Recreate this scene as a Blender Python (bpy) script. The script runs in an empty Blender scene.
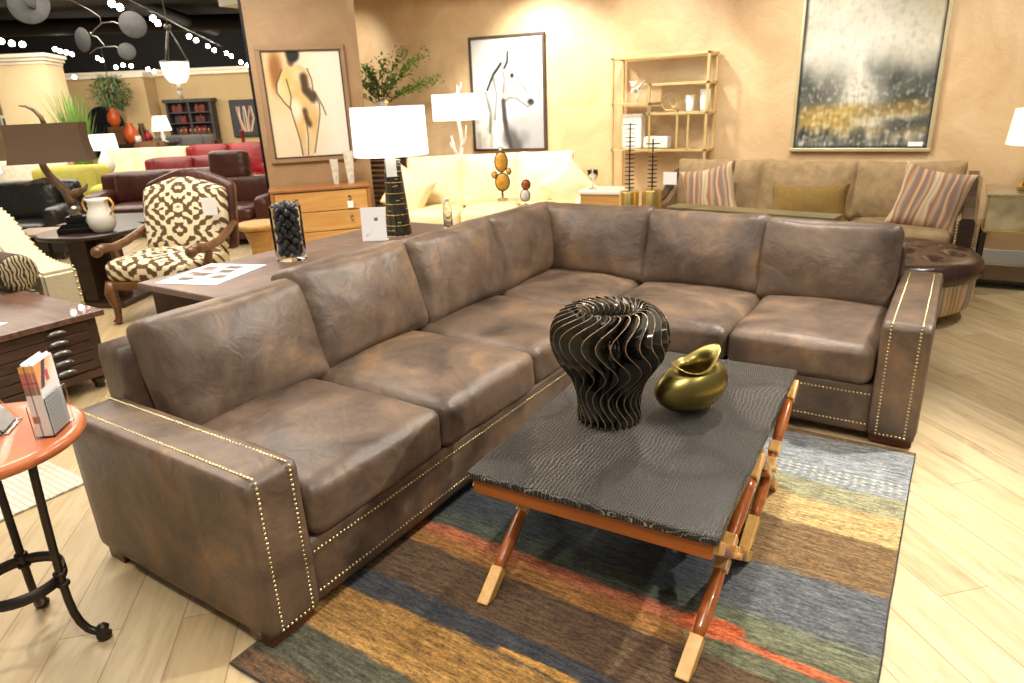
import bpy, bmesh, math, random
from mathutils import Vector, Matrix, noise as mnoise

random.seed(7)
S = bpy.context.scene
COL = S.collection
PI = math.pi
YAW = 0.585            # heading of the showroom aisle that the far furniture follows


def V(*a):
    return Vector(a)


def far(u, d, z=0.0):
    """a point in the showroom beyond: u across, d along the aisle, z up"""
    return Vector((u * math.cos(YAW) - d * math.sin(YAW), u * math.sin(YAW) + d * math.cos(YAW), z))


# ------------------------------------------------------------------ materials
def _new(name):
    m = bpy.data.materials.new(name)
    m.use_nodes = True
    nt = m.node_tree
    b = nt.nodes['Principled BSDF']
    return m, nt, b


def lin(r, g, b):
    f = lambda c: (c / 255 / 12.92) if c / 255 <= 0.04045 else ((c / 255 + 0.055) / 1.055) ** 2.4
    return (f(r), f(g), f(b), 1.0)


def link(nt, a, b):
    nt.links.new(a, b)


def node(nt, t, **kw):
    n = nt.nodes.new(t)
    for k, v in kw.items():
        if k.startswith('i_'):
            n.inputs[k[2:].replace('_', ' ')].default_value = v
        else:
            setattr(n, k, v)
    return n


def ramp(nt, stops, fac):
    r = nt.nodes.new('ShaderNodeValToRGB')
    e = r.color_ramp.elements
    while len(e) < len(stops):
        e.new(0.5)
    for i, (p, c) in enumerate(stops):
        e[i].position = p
        e[i].color = c
    link(nt, fac, r.inputs['Fac'])
    return r


def coords(nt, scale=(1, 1, 1), rot=(0, 0, 0), kind='Object'):
    t = nt.nodes.new('ShaderNodeTexCoord')
    mp = nt.nodes.new('ShaderNodeMapping')
    mp.inputs['Scale'].default_value = scale
    mp.inputs['Rotation'].default_value = rot
    link(nt, t.outputs[kind], mp.inputs['Vector'])
    return mp.outputs['Vector']


def bump(nt, b, height, strength=0.3, dist=0.01, prev=None):
    n = nt.nodes.new('ShaderNodeBump')
    n.inputs['Strength'].default_value = strength
    n.inputs['Distance'].default_value = dist
    link(nt, height, n.inputs['Height'])
    if prev is not None:
        link(nt, prev, n.inputs['Normal'])
    link(nt, n.outputs['Normal'], b.inputs['Normal'])
    return n.outputs['Normal']


def mat(name, rgb, rough=0.5, metal=0.0, var=0.12, vscale=6.0, bmp=0.0, bscale=40.0, stretch=(1, 1, 1), coat=0.0, spec=None):
    """plain material with a soft procedural variation and optional fine bump"""
    m, nt, b = _new(name)
    c = lin(*rgb)
    v = coords(nt, stretch)
    n = node(nt, 'ShaderNodeTexNoise', i_Scale=vscale, i_Detail=4.0)
    link(nt, v, n.inputs['Vector'])
    lo = tuple(max(0, x * (1 - var)) for x in c[:3]) + (1,)
    hi = tuple(min(1, x * (1 + var)) for x in c[:3]) + (1,)
    r = ramp(nt, [(0.3, lo), (0.7, hi)], n.outputs['Fac'])
    link(nt, r.outputs['Color'], b.inputs['Base Color'])
    b.inputs['Roughness'].default_value = rough
    b.inputs['Metallic'].default_value = metal
    if spec is not None:
        b.inputs['Specular IOR Level'].default_value = spec
    if coat:
        b.inputs['Coat Weight'].default_value = coat
    if bmp:
        n2 = node(nt, 'ShaderNodeTexNoise', i_Scale=bscale, i_Detail=3.0)
        link(nt, v, n2.inputs['Vector'])
        bump(nt, b, n2.outputs['Fac'], bmp)
    return m


def glow(name, rgb, strength):
    m, nt, b = _new(name)
    b.inputs['Base Color'].default_value = lin(*rgb)
    b.inputs['Emission Color'].default_value = lin(*rgb)
    b.inputs['Emission Strength'].default_value = strength
    return m


def shade_mat(name, rgb, strength):
    """lit fabric lampshade: the bulb inside makes the cloth glow"""
    m, nt, b = _new(name)
    v = coords(nt, (1, 1, 1))
    n = node(nt, 'ShaderNodeTexNoise', i_Scale=120.0, i_Detail=2.0)
    link(nt, v, n.inputs['Vector'])
    c = lin(*rgb)
    r = ramp(nt, [(0.3, tuple(x * .9 for x in c[:3]) + (1,)), (0.7, c)], n.outputs['Fac'])
    link(nt, r.outputs['Color'], b.inputs['Base Color'])
    link(nt, r.outputs['Color'], b.inputs['Emission Color'])
    b.inputs['Emission Strength'].default_value = strength
    b.inputs['Roughness'].default_value = 0.9
    return m


def glass(name, rgb=(235, 240, 240), rough=0.02, ior=1.45):
    m, nt, b = _new(name)
    b.inputs['Base Color'].default_value = lin(*rgb)
    b.inputs['Roughness'].default_value = rough
    b.inputs['IOR'].default_value = ior
    b.inputs['Transmission Weight'].default_value = 1.0
    return m


def leather(name, stops, rough=0.5, scale=3.2, wr=0.5):
    """mottled hide: patches of several tones, pores and soft creases"""
    m, nt, b = _new(name)
    v = coords(nt)
    oi = nt.nodes.new('ShaderNodeObjectInfo')
    add = node(nt, 'ShaderNodeVectorMath', operation='ADD')
    sc = node(nt, 'ShaderNodeVectorMath', operation='SCALE')
    comb = nt.nodes.new('ShaderNodeCombineXYZ')
    for k in 'XYZ':
        link(nt, oi.outputs['Random'], comb.inputs[k])
    link(nt, comb.outputs['Vector'], sc.inputs[0])
    sc.inputs['Scale'].default_value = 17.0
    link(nt, v, add.inputs[0])
    link(nt, sc.outputs['Vector'], add.inputs[1])
    vec = add.outputs['Vector']
    n1 = node(nt, 'ShaderNodeTexNoise', i_Scale=scale, i_Detail=7.0, i_Roughness=0.62, i_Distortion=0.6)
    link(nt, vec, n1.inputs['Vector'])
    r = ramp(nt, stops, n1.outputs['Fac'])
    n2 = node(nt, 'ShaderNodeTexNoise', i_Scale=scale * 5, i_Detail=6.0, i_Roughness=0.7)
    link(nt, vec, n2.inputs['Vector'])
    r2 = ramp(nt, [(0.35, (0.72, 0.72, 0.74, 1)), (0.65, (1.15, 1.12, 1.08, 1))], n2.outputs['Fac'])
    mx = node(nt, 'ShaderNodeMix', data_type='RGBA', blend_type='MULTIPLY')
    mx.inputs['Factor'].default_value = 0.6
    link(nt, r.outputs['Color'], mx.inputs['A'])
    link(nt, r2.outputs['Color'], mx.inputs['B'])
    link(nt, mx.outputs['Result'], b.inputs['Base Color'])
    rr = node(nt, 'ShaderNodeMapRange')
    rr.inputs['To Min'].default_value = rough - 0.08
    rr.inputs['To Max'].default_value = rough + 0.1
    link(nt, n1.outputs['Fac'], rr.inputs['Value'])
    link(nt, rr.outputs['Result'], b.inputs['Roughness'])
    vo = node(nt, 'ShaderNodeTexVoronoi', i_Scale=260.0)
    link(nt, vec, vo.inputs['Vector'])
    nb = bump(nt, b, vo.outputs['Distance'], 0.12, 0.002)
    n3 = node(nt, 'ShaderNodeTexNoise', i_Scale=9.0, i_Detail=4.0, i_Distortion=1.6)
    link(nt, vec, n3.inputs['Vector'])
    bump(nt, b, n3.outputs['Fac'], wr, 0.03, nb)
    return m


def wood(name, dark, light, rough=0.4, axis='X', scale=6.0, coat=0.0, bmp=0.1):
    m, nt, b = _new(name)
    st = {'X': (0.12, 1, 1), 'Y': (1, 0.12, 1), 'Z': (1, 1, 0.12)}[axis]
    v = coords(nt, tuple(s * scale for s in st))
    n = node(nt, 'ShaderNodeTexNoise', i_Scale=3.0, i_Detail=8.0, i_Roughness=0.65, i_Distortion=0.8)
    link(nt, v, n.inputs['Vector'])
    r = ramp(nt, [(0.28, lin(*dark)), (0.72, lin(*light))], n.outputs['Fac'])
    link(nt, r.outputs['Color'], b.inputs['Base Color'])
    b.inputs['Roughness'].default_value = rough
    b.inputs['Coat Weight'].default_value = coat
    if bmp:
        bump(nt, b, n.outputs['Fac'], bmp, 0.004)
    return m


# ------------------------------------------------------------------ mesh helpers
def BM():
    return bmesh.new()


def _xf(bm, vs, M):
    bmesh.ops.transform(bm, matrix=M, verts=vs)


def box(bm, lo, hi, bev=0.0, seg=2, mi=0, M=None):
    lo, hi = Vector(lo), Vector(hi)
    n0 = len(bm.verts)
    r = bmesh.ops.create_cube(bm, size=1.0)
    vs = r['verts']
    c = (lo + hi) / 2
    s = hi - lo
    _xf(bm, vs, Matrix.Translation(c) @ Matrix.Diagonal((s.x, s.y, s.z, 1)))
    fs = {f for v in vs for f in v.link_faces}
    if bev > 0:
        es = list({e for v in vs for e in v.link_edges})
        rr = bmesh.ops.bevel(bm, geom=es, offset=min(bev, min(abs(s.x), abs(s.y), abs(s.z)) * 0.49), segments=seg, affect='EDGES', profile=0.5)
        vs = list({v for f in rr['faces'] for v in f.verts} | {v for v in vs if v.is_valid})
        fs = {f for v in vs for f in v.link_faces}
    for f in fs:
        f.material_index = mi
    if M is not None:
        _xf(bm, vs, M)
    return vs


def ring_pts(c, x, y, r, seg):
    return [c + x * (r * math.cos(2 * PI * i / seg)) + y * (r * math.sin(2 * PI * i / seg)) for i in range(seg)]


def tube(bm, pts, rad, seg=8, mi=0, caps=True):
    """swept round bar; rad is one radius or one per point"""
    pts = [Vector(p) for p in pts]
    n = len(pts)
    rs = rad if isinstance(rad, (list, tuple)) else [rad] * n
    prev = None
    rings = []
    for i, p in enumerate(pts):
        t = (pts[min(i + 1, n - 1)] - pts[max(i - 1, 0)])
        t = t.normalized() if t.length > 1e-9 else Vector((0, 0, 1))
        if prev is None:
            a = Vector((0, 0, 1)) if abs(t.z) < 0.9 else Vector((1, 0, 0))
            x = t.cross(a).normalized()
        else:
            x = (prev - t * prev.dot(t))
            x = x.normalized() if x.length > 1e-6 else t.orthogonal().normalized()
        prev = x
        y = t.cross(x)
        rings.append([bm.verts.new(q) for q in ring_pts(p, x, y, rs[i], seg)])
    for a, b in zip(rings, rings[1:]):
        for i in range(seg):
            f = bm.faces.new((a[i], a[(i + 1) % seg], b[(i + 1) % seg], b[i]))
            f.material_index = mi
            f.smooth = True
    if caps:
        f = bm.faces.new(list(reversed(rings[0])))
        f.material_index = mi
        f = bm.faces.new(rings[-1])
        f.material_index = mi
    return [v for r in rings for v in r]


def lathe(bm, prof, seg=32, c=(0, 0, 0), mi=0, sx=1.0, sy=1.0, cap=True):
    """turn a (radius, height) profile about the vertical"""
    c = Vector(c)
    rings = []
    for r, z in prof:
        rings.append([bm.verts.new(c + Vector((max(r, 1e-4) * math.cos(2 * PI * i / seg) * sx, max(r, 1e-4) * math.sin(2 * PI * i / seg) * sy, z))) for i in range(seg)])
    for a, b in zip(rings, rings[1:]):
        for i in range(seg):
            f = bm.faces.new((a[i], a[(i + 1) % seg], b[(i + 1) % seg], b[i]))
            f.material_index = mi
            f.smooth = True
    if cap:
        bm.faces.new(list(reversed(rings[0]))).material_index = mi
        bm.faces.new(rings[-1]).material_index = mi
    return [v for r in rings for v in r]


def disc(bm, c, r, seg=24, mi=0):
    c = Vector(c)
    f = bm.faces.new([bm.verts.new(c + Vector((r * math.cos(2 * PI * i / seg), r * math.sin(2 * PI * i / seg), 0))) for i in range(seg)])
    f.material_index = mi


def sphere(bm, c, s, u=16, v=10, mi=0):
    s = s if isinstance(s, (tuple, list)) else (s, s, s)
    r = bmesh.ops.create_uvsphere(bm, u_segments=u, v_segments=v, radius=1.0)
    _xf(bm, r['verts'], Matrix.Translation(Vector(c)) @ Matrix.Diagonal((s[0], s[1], s[2], 1)))
    for f in {f for q in r['verts'] for f in q.link_faces}:
        f.smooth = True
        f.material_index = mi
    return r['verts']


def prism(bm, poly, d0, d1, axis='y', mi=0):
    """extrude a 2-D outline (a, b) between d0 and d1 along the axis"""
    def P(a, b, d):
        return {'y': (a, d, b), 'x': (d, a, b), 'z': (a, b, d)}[axis]
    A = [bm.verts.new(P(a, b, d0)) for a, b in poly]
    B = [bm.verts.new(P(a, b, d1)) for a, b in poly]
    n = len(poly)
    fs = [bm.faces.new(A), bm.faces.new(list(reversed(B)))]
    for i in range(n):
        fs.append(bm.faces.new((A[i], B[i], B[(i + 1) % n], A[(i + 1) % n])))
    for f in fs:
        f.material_index = mi
    bmesh.ops.recalc_face_normals(bm, faces=fs)
    return A + B


def puff(bm, size, rad=0.06, crown=(0, 0, 0.03), n=14, seed=0, wob=0.006, wscale=5.0, pinch=0.0, mi=0, M=None):
    """a stuffed cushion: rounded box, crowned faces, small wrinkles. size = full extents, centred"""
    tmp = bmesh.new()
    bmesh.ops.create_cube(tmp, size=2.0)
    bmesh.ops.subdivide_edges(tmp, edges=tmp.edges[:], cuts=n, use_grid_fill=True)
    h = Vector(size) / 2
    off = Vector((seed * 3.17, seed * 1.73, seed * 0.91))
    for v in tmp.verts:
        q = v.co.copy()
        # denser points toward the edges
        e = Vector([math.copysign(abs(t) ** 0.8, t) for t in q])
        p = Vector((e.x * h.x, e.y * h.y, e.z * h.z))
        inner = Vector([max(-(h[i] - min(rad, h[i])), min(h[i] - min(rad, h[i]), p[i])) for i in range(3)])
        d = p - inner
        if d.length > 1e-9:
            p = inner + d.normalized() * min(rad, d.length) if d.length > rad else p
            # project on rounded shell
            k = [min(rad, h[i]) for i in range(3)]
            dn = Vector([d[i] / k[i] for i in range(3)])
            m = max(abs(dn.x), abs(dn.y), abs(dn.z))
            if m > 1e-6:
                s = m / dn.length if dn.length > 1e-9 else 1
                dn = dn * s
                p = inner + Vector([dn[i] * k[i] for i in range(3)])
        x, y, z = e
        cx = (1 - y * y) * (1 - z * z)
        cy = (1 - x * x) * (1 - z * z)
        cz = (1 - x * x) * (1 - y * y)
        p.x += crown[0] * x * cx
        p.y += crown[1] * y * cy
        p.z += crown[2] * z * cz
        if pinch:
            # corners pulled out like a knife-edge pillow
            k = (abs(x) ** 3) * (abs(z) ** 3)
            p.x += math.copysign(pinch * k, x)
            p.z += math.copysign(pinch * k, z)
        w = mnoise.noise((p + off) * wscale) + 0.5 * mnoise.noise((p + off) * wscale * 2.3)
        p += v.co.normalized() * (w * wob)
        v.co = p
    if M is not None:
        bmesh.ops.transform(tmp, matrix=M, verts=tmp.verts[:])
    me = bpy.data.meshes.new('tmp')
    for f in tmp.faces:
        f.smooth = True
        f.material_index = mi
    tmp.to_mesh(me)
    tmp.free()
    bm.from_mesh(me)
    bpy.data.meshes.remove(me)


# ------------------------------------------------------------------ object helpers
def obj(name, bm, m, parent=None, loc=None, rot=None, smooth=None, sub=0):
    me = bpy.data.meshes.new(name)
    bmesh.ops.recalc_face_normals(bm, faces=bm.faces[:]) if smooth == 'n' else None
    bm.to_mesh(me)
    bm.free()
    for x in (m if isinstance(m, (list, tuple)) else [m]):
        me.materials.append(x)
    if smooth is True:
        for p in me.polygons:
            p.use_smooth = True
    o = bpy.data.objects.new(name, me)
    COL.objects.link(o)
    if parent is not None:
        o.parent = parent
    if loc is not None:
        o.location = loc
    if rot is not None:
        o.rotation_euler = rot
    if sub:
        md = o.modifiers.new('smooth', 'SUBSURF')
        md.levels = md.render_levels = sub
    return o


def tag(o, label, cat, group=None):
    o['label'] = label
    o['category'] = cat
    if group:
        o['group'] = group
    return o


def thing(name, label, cat, loc=(0, 0, 0), rz=0.0, group=None):
    o = bpy.data.objects.new(name, None)
    o.empty_display_size = 0.1
    COL.objects.link(o)
    o.location = loc
    o.rotation_euler = (0, 0, rz)
    return tag(o, label, cat, group)


def struct(name, bm, m, parent=None):
    o = obj(name, bm, m, parent)
    o['kind'] = 'structure'
    return o


def dup(root, loc, rz=None, label=None):
    r = root.copy()
    COL.objects.link(r)
    r.location = loc
    if rz is not None:
        r.rotation_euler = (0, 0, rz)
    if label:
        r['label'] = label
    for ch in list(root.children):
        c = ch.copy()
        COL.objects.link(c)
        c.parent = r
        for g in list(ch.children):
            e = g.copy()
            COL.objects.link(e)
            e.parent = c
    return r


def painted(name, w, h, nx, nz, fn, parent, loc, rot=(0, 0, 0), rough=0.75, flat=False, tone=0):
    """a canvas or print whose own colours come from fn(u, v) -> sRGB 0..255, v downward. flat: lies in XY, else stands in XZ"""
    bm = bmesh.new()
    grid = []
    for j in range(nz + 1):
        row = []
        for i in range(nx + 1):
            u, v = i / nx, j / nz
            x, y = (u - 0.5) * w, (0.5 - v) * h
            row.append(bm.verts.new((x, y, 0) if flat else (x, 0, y)))
        grid.append(row)
    for j in range(nz):
        for i in range(nx):
            bm.faces.new((grid[j][i], grid[j + 1][i], grid[j + 1][i + 1], grid[j][i + 1]))
    me = bpy.data.meshes.new(name)
    bm.verts.index_update()
    bm.to_mesh(me)
    bm.free()
    at = me.color_attributes.new('paint', 'FLOAT_COLOR', 'POINT')
    k = 0
    for j in range(nz + 1):
        for i in range(nx + 1):
            c = fn(i / nx, j / nz)
            c = tuple(max(0, q - tone * (255 - q * .6) / 255) for q in c)
            at.data[k].color = lin(*[max(0, min(255, q)) for q in c])
            k += 1
    m, nt, b = _new(name + '_paint')
    a = nt.nodes.new('ShaderNodeAttribute')
    a.attribute_name = 'paint'
    link(nt, a.outputs['Color'], b.inputs['Base Color'])
    b.inputs['Roughness'].default_value = rough
    me.materials.append(m)
    o = bpy.data.objects.new(name, me)
    COL.objects.link(o)
    o.parent = parent
    o.location = loc
    o.rotation_euler = rot
    return o


def mixc(a, b, t):
    t = max(0.0, min(1.0, t))
    return tuple(a[i] + (b[i] - a[i]) * t for i in range(3))


def sst(e0, e1, x):
    t = max(0.0, min(1.0, (x - e0) / (e1 - e0)))
    return t * t * (3 - 2 * t)


def nz2(u, v, s=1.0, o=0.0):
    return mnoise.noise(Vector((u * s + o, v * s - o, o * 0.37)))


def segd(p, a, b):
    px, py = p[0] - a[0], p[1] - a[1]
    bx, by = b[0] - a[0], b[1] - a[1]
    t = max(0, min(1, (px * bx + py * by) / (bx * bx + by * by + 1e-12)))
    return math.hypot(px - t * bx, py - t * by)


def polyd(p, pts):
    return min(segd(p, a, b) for a, b in zip(pts, pts[1:]))


def inside(p, poly):
    x, y = p
    r = False
    j = len(poly) - 1
    for i in range(len(poly)):
        xi, yi = poly[i]
        xj, yj = poly[j]
        if (yi > y) != (yj > y) and x < (xj - xi) * (y - yi) / (yj - yi) + xi:
            r = not r
        j = i
    return r


# ------------------------------------------------------------------ material set
LEATHER = leather('brown_leather', [(0.26, lin(56, 46, 40)), (0.42, lin(88, 71, 58)), (0.56, lin(110, 90, 73)), (0.68, lin(136, 106, 76)), (0.84, lin(156, 122, 88))], 0.45, 2.7, 0.17)
DKLEATHER = leather('dark_brown_leather', [(0.3, lin(58, 30, 22)), (0.6, lin(84, 44, 32)), (0.8, lin(104, 58, 42))], 0.32, 2.5, 0.3)
BLKLEATHER = leather('black_leather', [(0.3, lin(22, 22, 22)), (0.7, lin(48, 46, 42))], 0.3, 2.5, 0.3)
REDLEATHER = leather('red_leather', [(0.3, lin(120, 18, 24)), (0.7, lin(165, 35, 40))], 0.35, 2.5, 0.2)
OTTLEATHER = leather('tufted_leather', [(0.25, lin(44, 28, 22)), (0.5, lin(66, 42, 32)), (0.8, lin(110, 66, 44))], 0.22, 3.0, 0.1)
BRASSNAIL = mat('brass_nailhead', (192, 176, 132), 0.34, 1.0, 0.1)
BRASS = mat('aged_brass', (164, 148, 86), 0.30, 1.0, 0.3, 9.0, 0.06, 30)
GOLD = mat('brushed_gold', (215, 185, 110), 0.35, 1.0, 0.1)
PALEGOLD = mat('pale_gold_metal', (228, 200, 140), 0.45, 0.6, 0.1)
IRON = mat('dark_bronze_iron', (66, 58, 52), 0.4, 0.8, 0.2, 10, 0.1)
BLACKMETAL = mat('black_metal', (25, 24, 24), 0.4, 0.6, 0.1)
SILVER = mat('pewter', (160, 156, 148), 0.3, 1.0, 0.15)
CHROME = mat('chrome', (225, 225, 225), 0.1, 1.0, 0.05)
DKWOOD = wood('dark_walnut', (32, 20, 15), (66, 44, 34), 0.35, 'X', 5, 0.2)
DKWOODY = wood('dark_walnut_long', (40, 25, 18), (82, 55, 42), 0.3, 'Y', 4, 0.25)
RUSTICWOOD = wood('rustic_dark_boards', (42, 26, 20), (92, 62, 50), 0.45, 'Y', 7, 0.1, 0.3)
CHESTTOP = wood('worn_chest_top', (70, 46, 38), (134, 100, 86), 0.3, 'X', 7, 0.3, 0.2)
CONSOLETOP = leather('console_leather_top', [(0.3, lin(92, 72, 62)), (0.6, lin(120, 97, 85)), (0.8, lin(140, 112, 96))], 0.4, 3.0, 0.1)
REDWOOD = wood('cherry_wood', (168, 84, 44), (204, 116, 66), 0.28, 'X', 4, 0.4, 0.0)
LEGWOOD = wood('orange_brown_wood', (126, 62, 22), (186, 104, 42), 0.25, 'Z', 5, 0.4, 0.0)
APRONWOOD = wood('apron_wood', (140, 72, 24), (186, 104, 40), 0.3, 'X', 5, 0.3, 0.0)
BLOCKWOOD = wood('pale_birch_block', (196, 140, 66), (232, 186, 112), 0.3, 'Z', 5, 0.3, 0.0)
FOOTWOOD = wood('reddish_sofa_foot', (58, 26, 14), (98, 48, 28), 0.35, 'X', 6, 0.2, 0.0)
HONEYWOOD = wood('honey_oak', (184, 132, 66), (222, 174, 104), 0.4, 'X', 4, 0.1, 0.05)
HONEYFRAME = wood('honey_oak_frame', (140, 88, 44), (176, 120, 66), 0.4, 'Z', 5, 0.1, 0.05)
CHAIRWOOD = wood('carved_walnut', (72, 44, 26), (130, 86, 50), 0.35, 'X', 6, 0.3, 0.1)
TANWOOD = wood('tan_wood', (150, 116, 86), (190, 156, 120), 0.4, 'X', 5, 0.1, 0.0)
CREAM = mat('cream_leather', (250, 232, 188), 0.5, 0, 0.05, 3, 0.05, 12)
IVORY = mat('ivory_linen', (206, 196, 170), 0.8, 0, 0.05, 60, 0.1, 200)
PIPING = mat('dark_piping', (70, 58, 48), 0.7)
TANFAB = mat('tan_chenille', (156, 131, 94), 0.85, 0, 0.2, 14, 0.25, 90)
OLIVEFAB = mat('olive_gold_fabric', (150, 122, 66), 0.7, 0, 0.12, 30, 0.2, 120)
LIME = mat('lime_fabric', (186, 178, 84), 0.8, 0, 0.08, 20)
GREYFAB = mat('grey_fabric', (120, 116, 112), 0.85, 0, 0.1, 20)
BROWNFAB = mat('dark_brown_velvet', (78, 62, 54), 0.8, 0, 0.15, 20)
WHITEPAPER = mat('white_card', (246, 245, 242), 0.6, 0, 0.02)
INK = mat('black_ink', (40, 38, 38), 0.6)
WHITECERAMIC = mat('white_ceramic', (245, 240, 228), 0.25, 0, 0.03)
STONE = mat('mottled_stone', (214, 206, 190), 0.55, 0, 0.25, 18, 0.1, 40)
BLACKSTONE = mat('black_glossy_stone', (62, 62, 64), 0.22, 0, 0.7, 30)
SHADEBROWN = mat('taupe_shade_cloth', (122, 100, 78), 0.85, 0, 0.06, 120)
SHADEBROWNSIDE = SHADEBROWN
HORN = wood('antler_horn', (66, 46, 32), (140, 108, 78), 0.4, 'Z', 8, 0.1, 0.2)
LITSHADE = shade_mat('lit_white_shade', (255, 250, 240), 1.1)
LITWARM = shade_mat('lit_warm_shade', (255, 236, 200), 0.9)
CLEAR = glass('clear_glass')
ACRYLIC = glass('clear_acrylic', (245, 248, 248), 0.02, 1.2)
SMOKE = glass('smoked_glass', (170, 160, 140), 0.05, 1.3)
LEAF = mat('green_leaf', (108, 140, 52), 0.55, 0, 0.35, 14)
LEAFDRY = mat('olive_leaf', (112, 108, 50), 0.6, 0, 0.3, 14)
PALM = mat('grass_blade_green', (104, 140, 58), 0.5, 0, 0.3, 10)
PINE = mat('hanging_greenery', (70, 92, 48), 0.7, 0, 0.4, 12)
TWIG = mat('brown_twig', (92, 70, 48), 0.7)
AMBER = mat('amber_agate', (226, 164, 62), 0.3, 0, 0.35, 18, 0, 0, (1, 1, 1), 0.5)
RUSTAGATE = mat('rust_agate', (176, 92, 40), 0.3, 0, 0.4, 20, 0, 0, (1, 1, 1), 0.5)
PALEAGATE = mat('white_agate', (240, 232, 222), 0.3, 0, 0.1, 20, 0, 0, (1, 1, 1), 0.5)
ORANGE = mat('orange_glaze', (206, 92, 38), 0.3, 0, 0.1)
CEILDARK = mat('black_painted_ceiling', (14, 13, 12), 0.9, 0, 0.3, 3)
DUCT = mat('dark_duct', (34, 31, 28), 0.7, 0.1, 0.2, 3)
BEIGEWALL = mat('beige_plaster', (198, 172, 126), 0.85, 0, 0.06, 2)
WHITETRIM = mat('white_trim', (240, 232, 212), 0.6, 0, 0.03)
GREYDISC = mat('grey_felt_disc', (84, 84, 84), 0.8, 0.1, 0.15, 20)
BASEBOARD = mat('grey_white_baseboard', (206, 208, 206), 0.5, 0, 0.03)
BULB = glow('spot_bulb', (255, 248, 230), 40.0)
MIRRORMAT = mat('antique_mirror', (168, 166, 150), 0.16, 0.85, 0.35, 7)
DARKMIRROR = mat('dark_mirror', (60, 60, 60), 0.08, 0.9, 0.1)

# ================================================================== THE ROOM
def floor_material():
    m, nt, b = _new('oak_plank_floor')
    v = coords(nt, (1, 1, 1), (0, 0, math.radians(45)))
    br = node(nt, 'ShaderNodeTexBrick', offset=0.37, offset_frequency=2, squash=1.0)
    br.inputs['Scale'].default_value = 1.0
    br.inputs['Brick Width'].default_value = 1.5
    br.inputs['Row Height'].default_value = 0.19
    br.inputs['Mortar Size'].default_value = 0.0018
    br.inputs['Mortar Smooth'].default_value = 0.2
    br.inputs['Bias'].default_value = -0.2
    br.inputs['Color1'].default_value = lin(208, 186, 146)
    br.inputs['Color2'].default_value = lin(190, 165, 122)
    br.inputs['Mortar'].default_value = lin(150, 122, 84)
    link(nt, v, br.inputs['Vector'])
    sx = node(nt, 'ShaderNodeMapping')
    sx.inputs['Scale'].default_value = (1.2, 9, 1)
    link(nt, v, sx.inputs['Vector'])
    n = node(nt, 'ShaderNodeTexNoise', i_Scale=2.0, i_Detail=8.0, i_Roughness=0.6, i_Distortion=0.7)
    link(nt, sx.outputs['Vector'], n.inputs['Vector'])
    r = ramp(nt, [(0.25, (0.50, 0.42, 0.32, 1)), (0.38, (0.84, 0.80, 0.74, 1)), (0.55, (1, 1, 1, 1)), (0.8, (1.10, 1.10, 1.08, 1))], n.outputs['Fac'])
    mx = node(nt, 'ShaderNodeMix', data_type='RGBA', blend_type='MULTIPLY')
    mx.inputs['Factor'].default_value = 1.0
    link(nt, br.outputs['Color'], mx.inputs['A'])
    link(nt, r.outputs['Color'], mx.inputs['B'])
    link(nt, mx.outputs['Result'], b.inputs['Base Color'])
    b.inputs['Roughness'].default_value = 0.42
    bump(nt, b, br.outputs['Fac'], 0.25, -0.002)
    return m


def plaster_material(name, a, c, d):
    """trowelled warm plaster: soft cloudy tones and faint trowel relief"""
    m, nt, b = _new(name)
    v = coords(nt)
    n = node(nt, 'ShaderNodeTexNoise', i_Scale=1.6, i_Detail=8.0, i_Roughness=0.6, i_Distortion=0.8)
    link(nt, v, n.inputs['Vector'])
    r = ramp(nt, [(0.3, lin(*a)), (0.5, lin(*c)), (0.72, lin(*d))], n.outputs['Fac'])
    link(nt, r.outputs['Color'], b.inputs['Base Color'])
    b.inputs['Roughness'].default_value = 0.5
    n2 = node(nt, 'ShaderNodeTexNoise', i_Scale=9.0, i_Detail=6.0, i_Distortion=1.5)
    link(nt, v, n2.inputs['Vector'])
    bump(nt, b, n2.outputs['Fac'], 0.25, 0.02)
    return m


PLASTER = plaster_material('warm_plaster', (196, 160, 116), (210, 178, 134), (222, 195, 154))
PIERMAT = plaster_material('tan_plaster', (154, 122, 86), (166, 134, 97), (178, 147, 110))

bm = BM()
box(bm, (-34, -6, -0.1), (8, 26, 0))
struct('floor', bm, floor_material())

bm = BM()
box(bm, (-3.95, 7.6, 0), (5.0, 7.75, 3.0))
struct('wall_back', bm, PLASTER)
bm = BM()
a10 = math.radians(10)
A = V(-3.95, 7.6, 0)
B = V(-3.95 - 4.6 * math.cos(a10), 7.6 - 4.6 * math.sin(a10), 0)
nrm = V(-math.sin(a10), math.cos(a10), 0) * 0.15
vs = [A, B, B + nrm, A + nrm]
prism(bm, [(p.x, p.y) for p in vs], 0, 3.0, 'z')
struct('wall_back_angled', bm, PLASTER)
# soffit along the back wall
bm = BM()
prism(bm, [(-8.6, 6.3), (5, 7.1), (5, 7.75), (-3.95, 7.75), (-8.6, 6.95)], 2.95, 3.2, 'z')
struct('ceiling', bm, WHITETRIM)
bm = BM()
box(bm, (-0.0, 7.585, 0), (5.0, 7.6, 0.13), 0.004)
struct('baseboard_back', bm, BASEBOARD)

# the pier that carries the figure painting, turned toward the aisle
PIER_A = math.radians(50)
pc, ps = math.cos(PIER_A), math.sin(PIER_A)
P0 = V(-6.66, 5.15, 0)                       # left front corner
P1 = P0 + V(pc, ps, 0) * 1.17                # right front corner
back = V(-ps, pc, 0)
bm = BM()
quad = [P0, P1, P1 + back * 0.35, P0 + back * 0.35]
prism(bm, [(p.x, p.y) for p in quad], 0, 3.3, 'z')
struct('column_pier', bm, PIERMAT)
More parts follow.
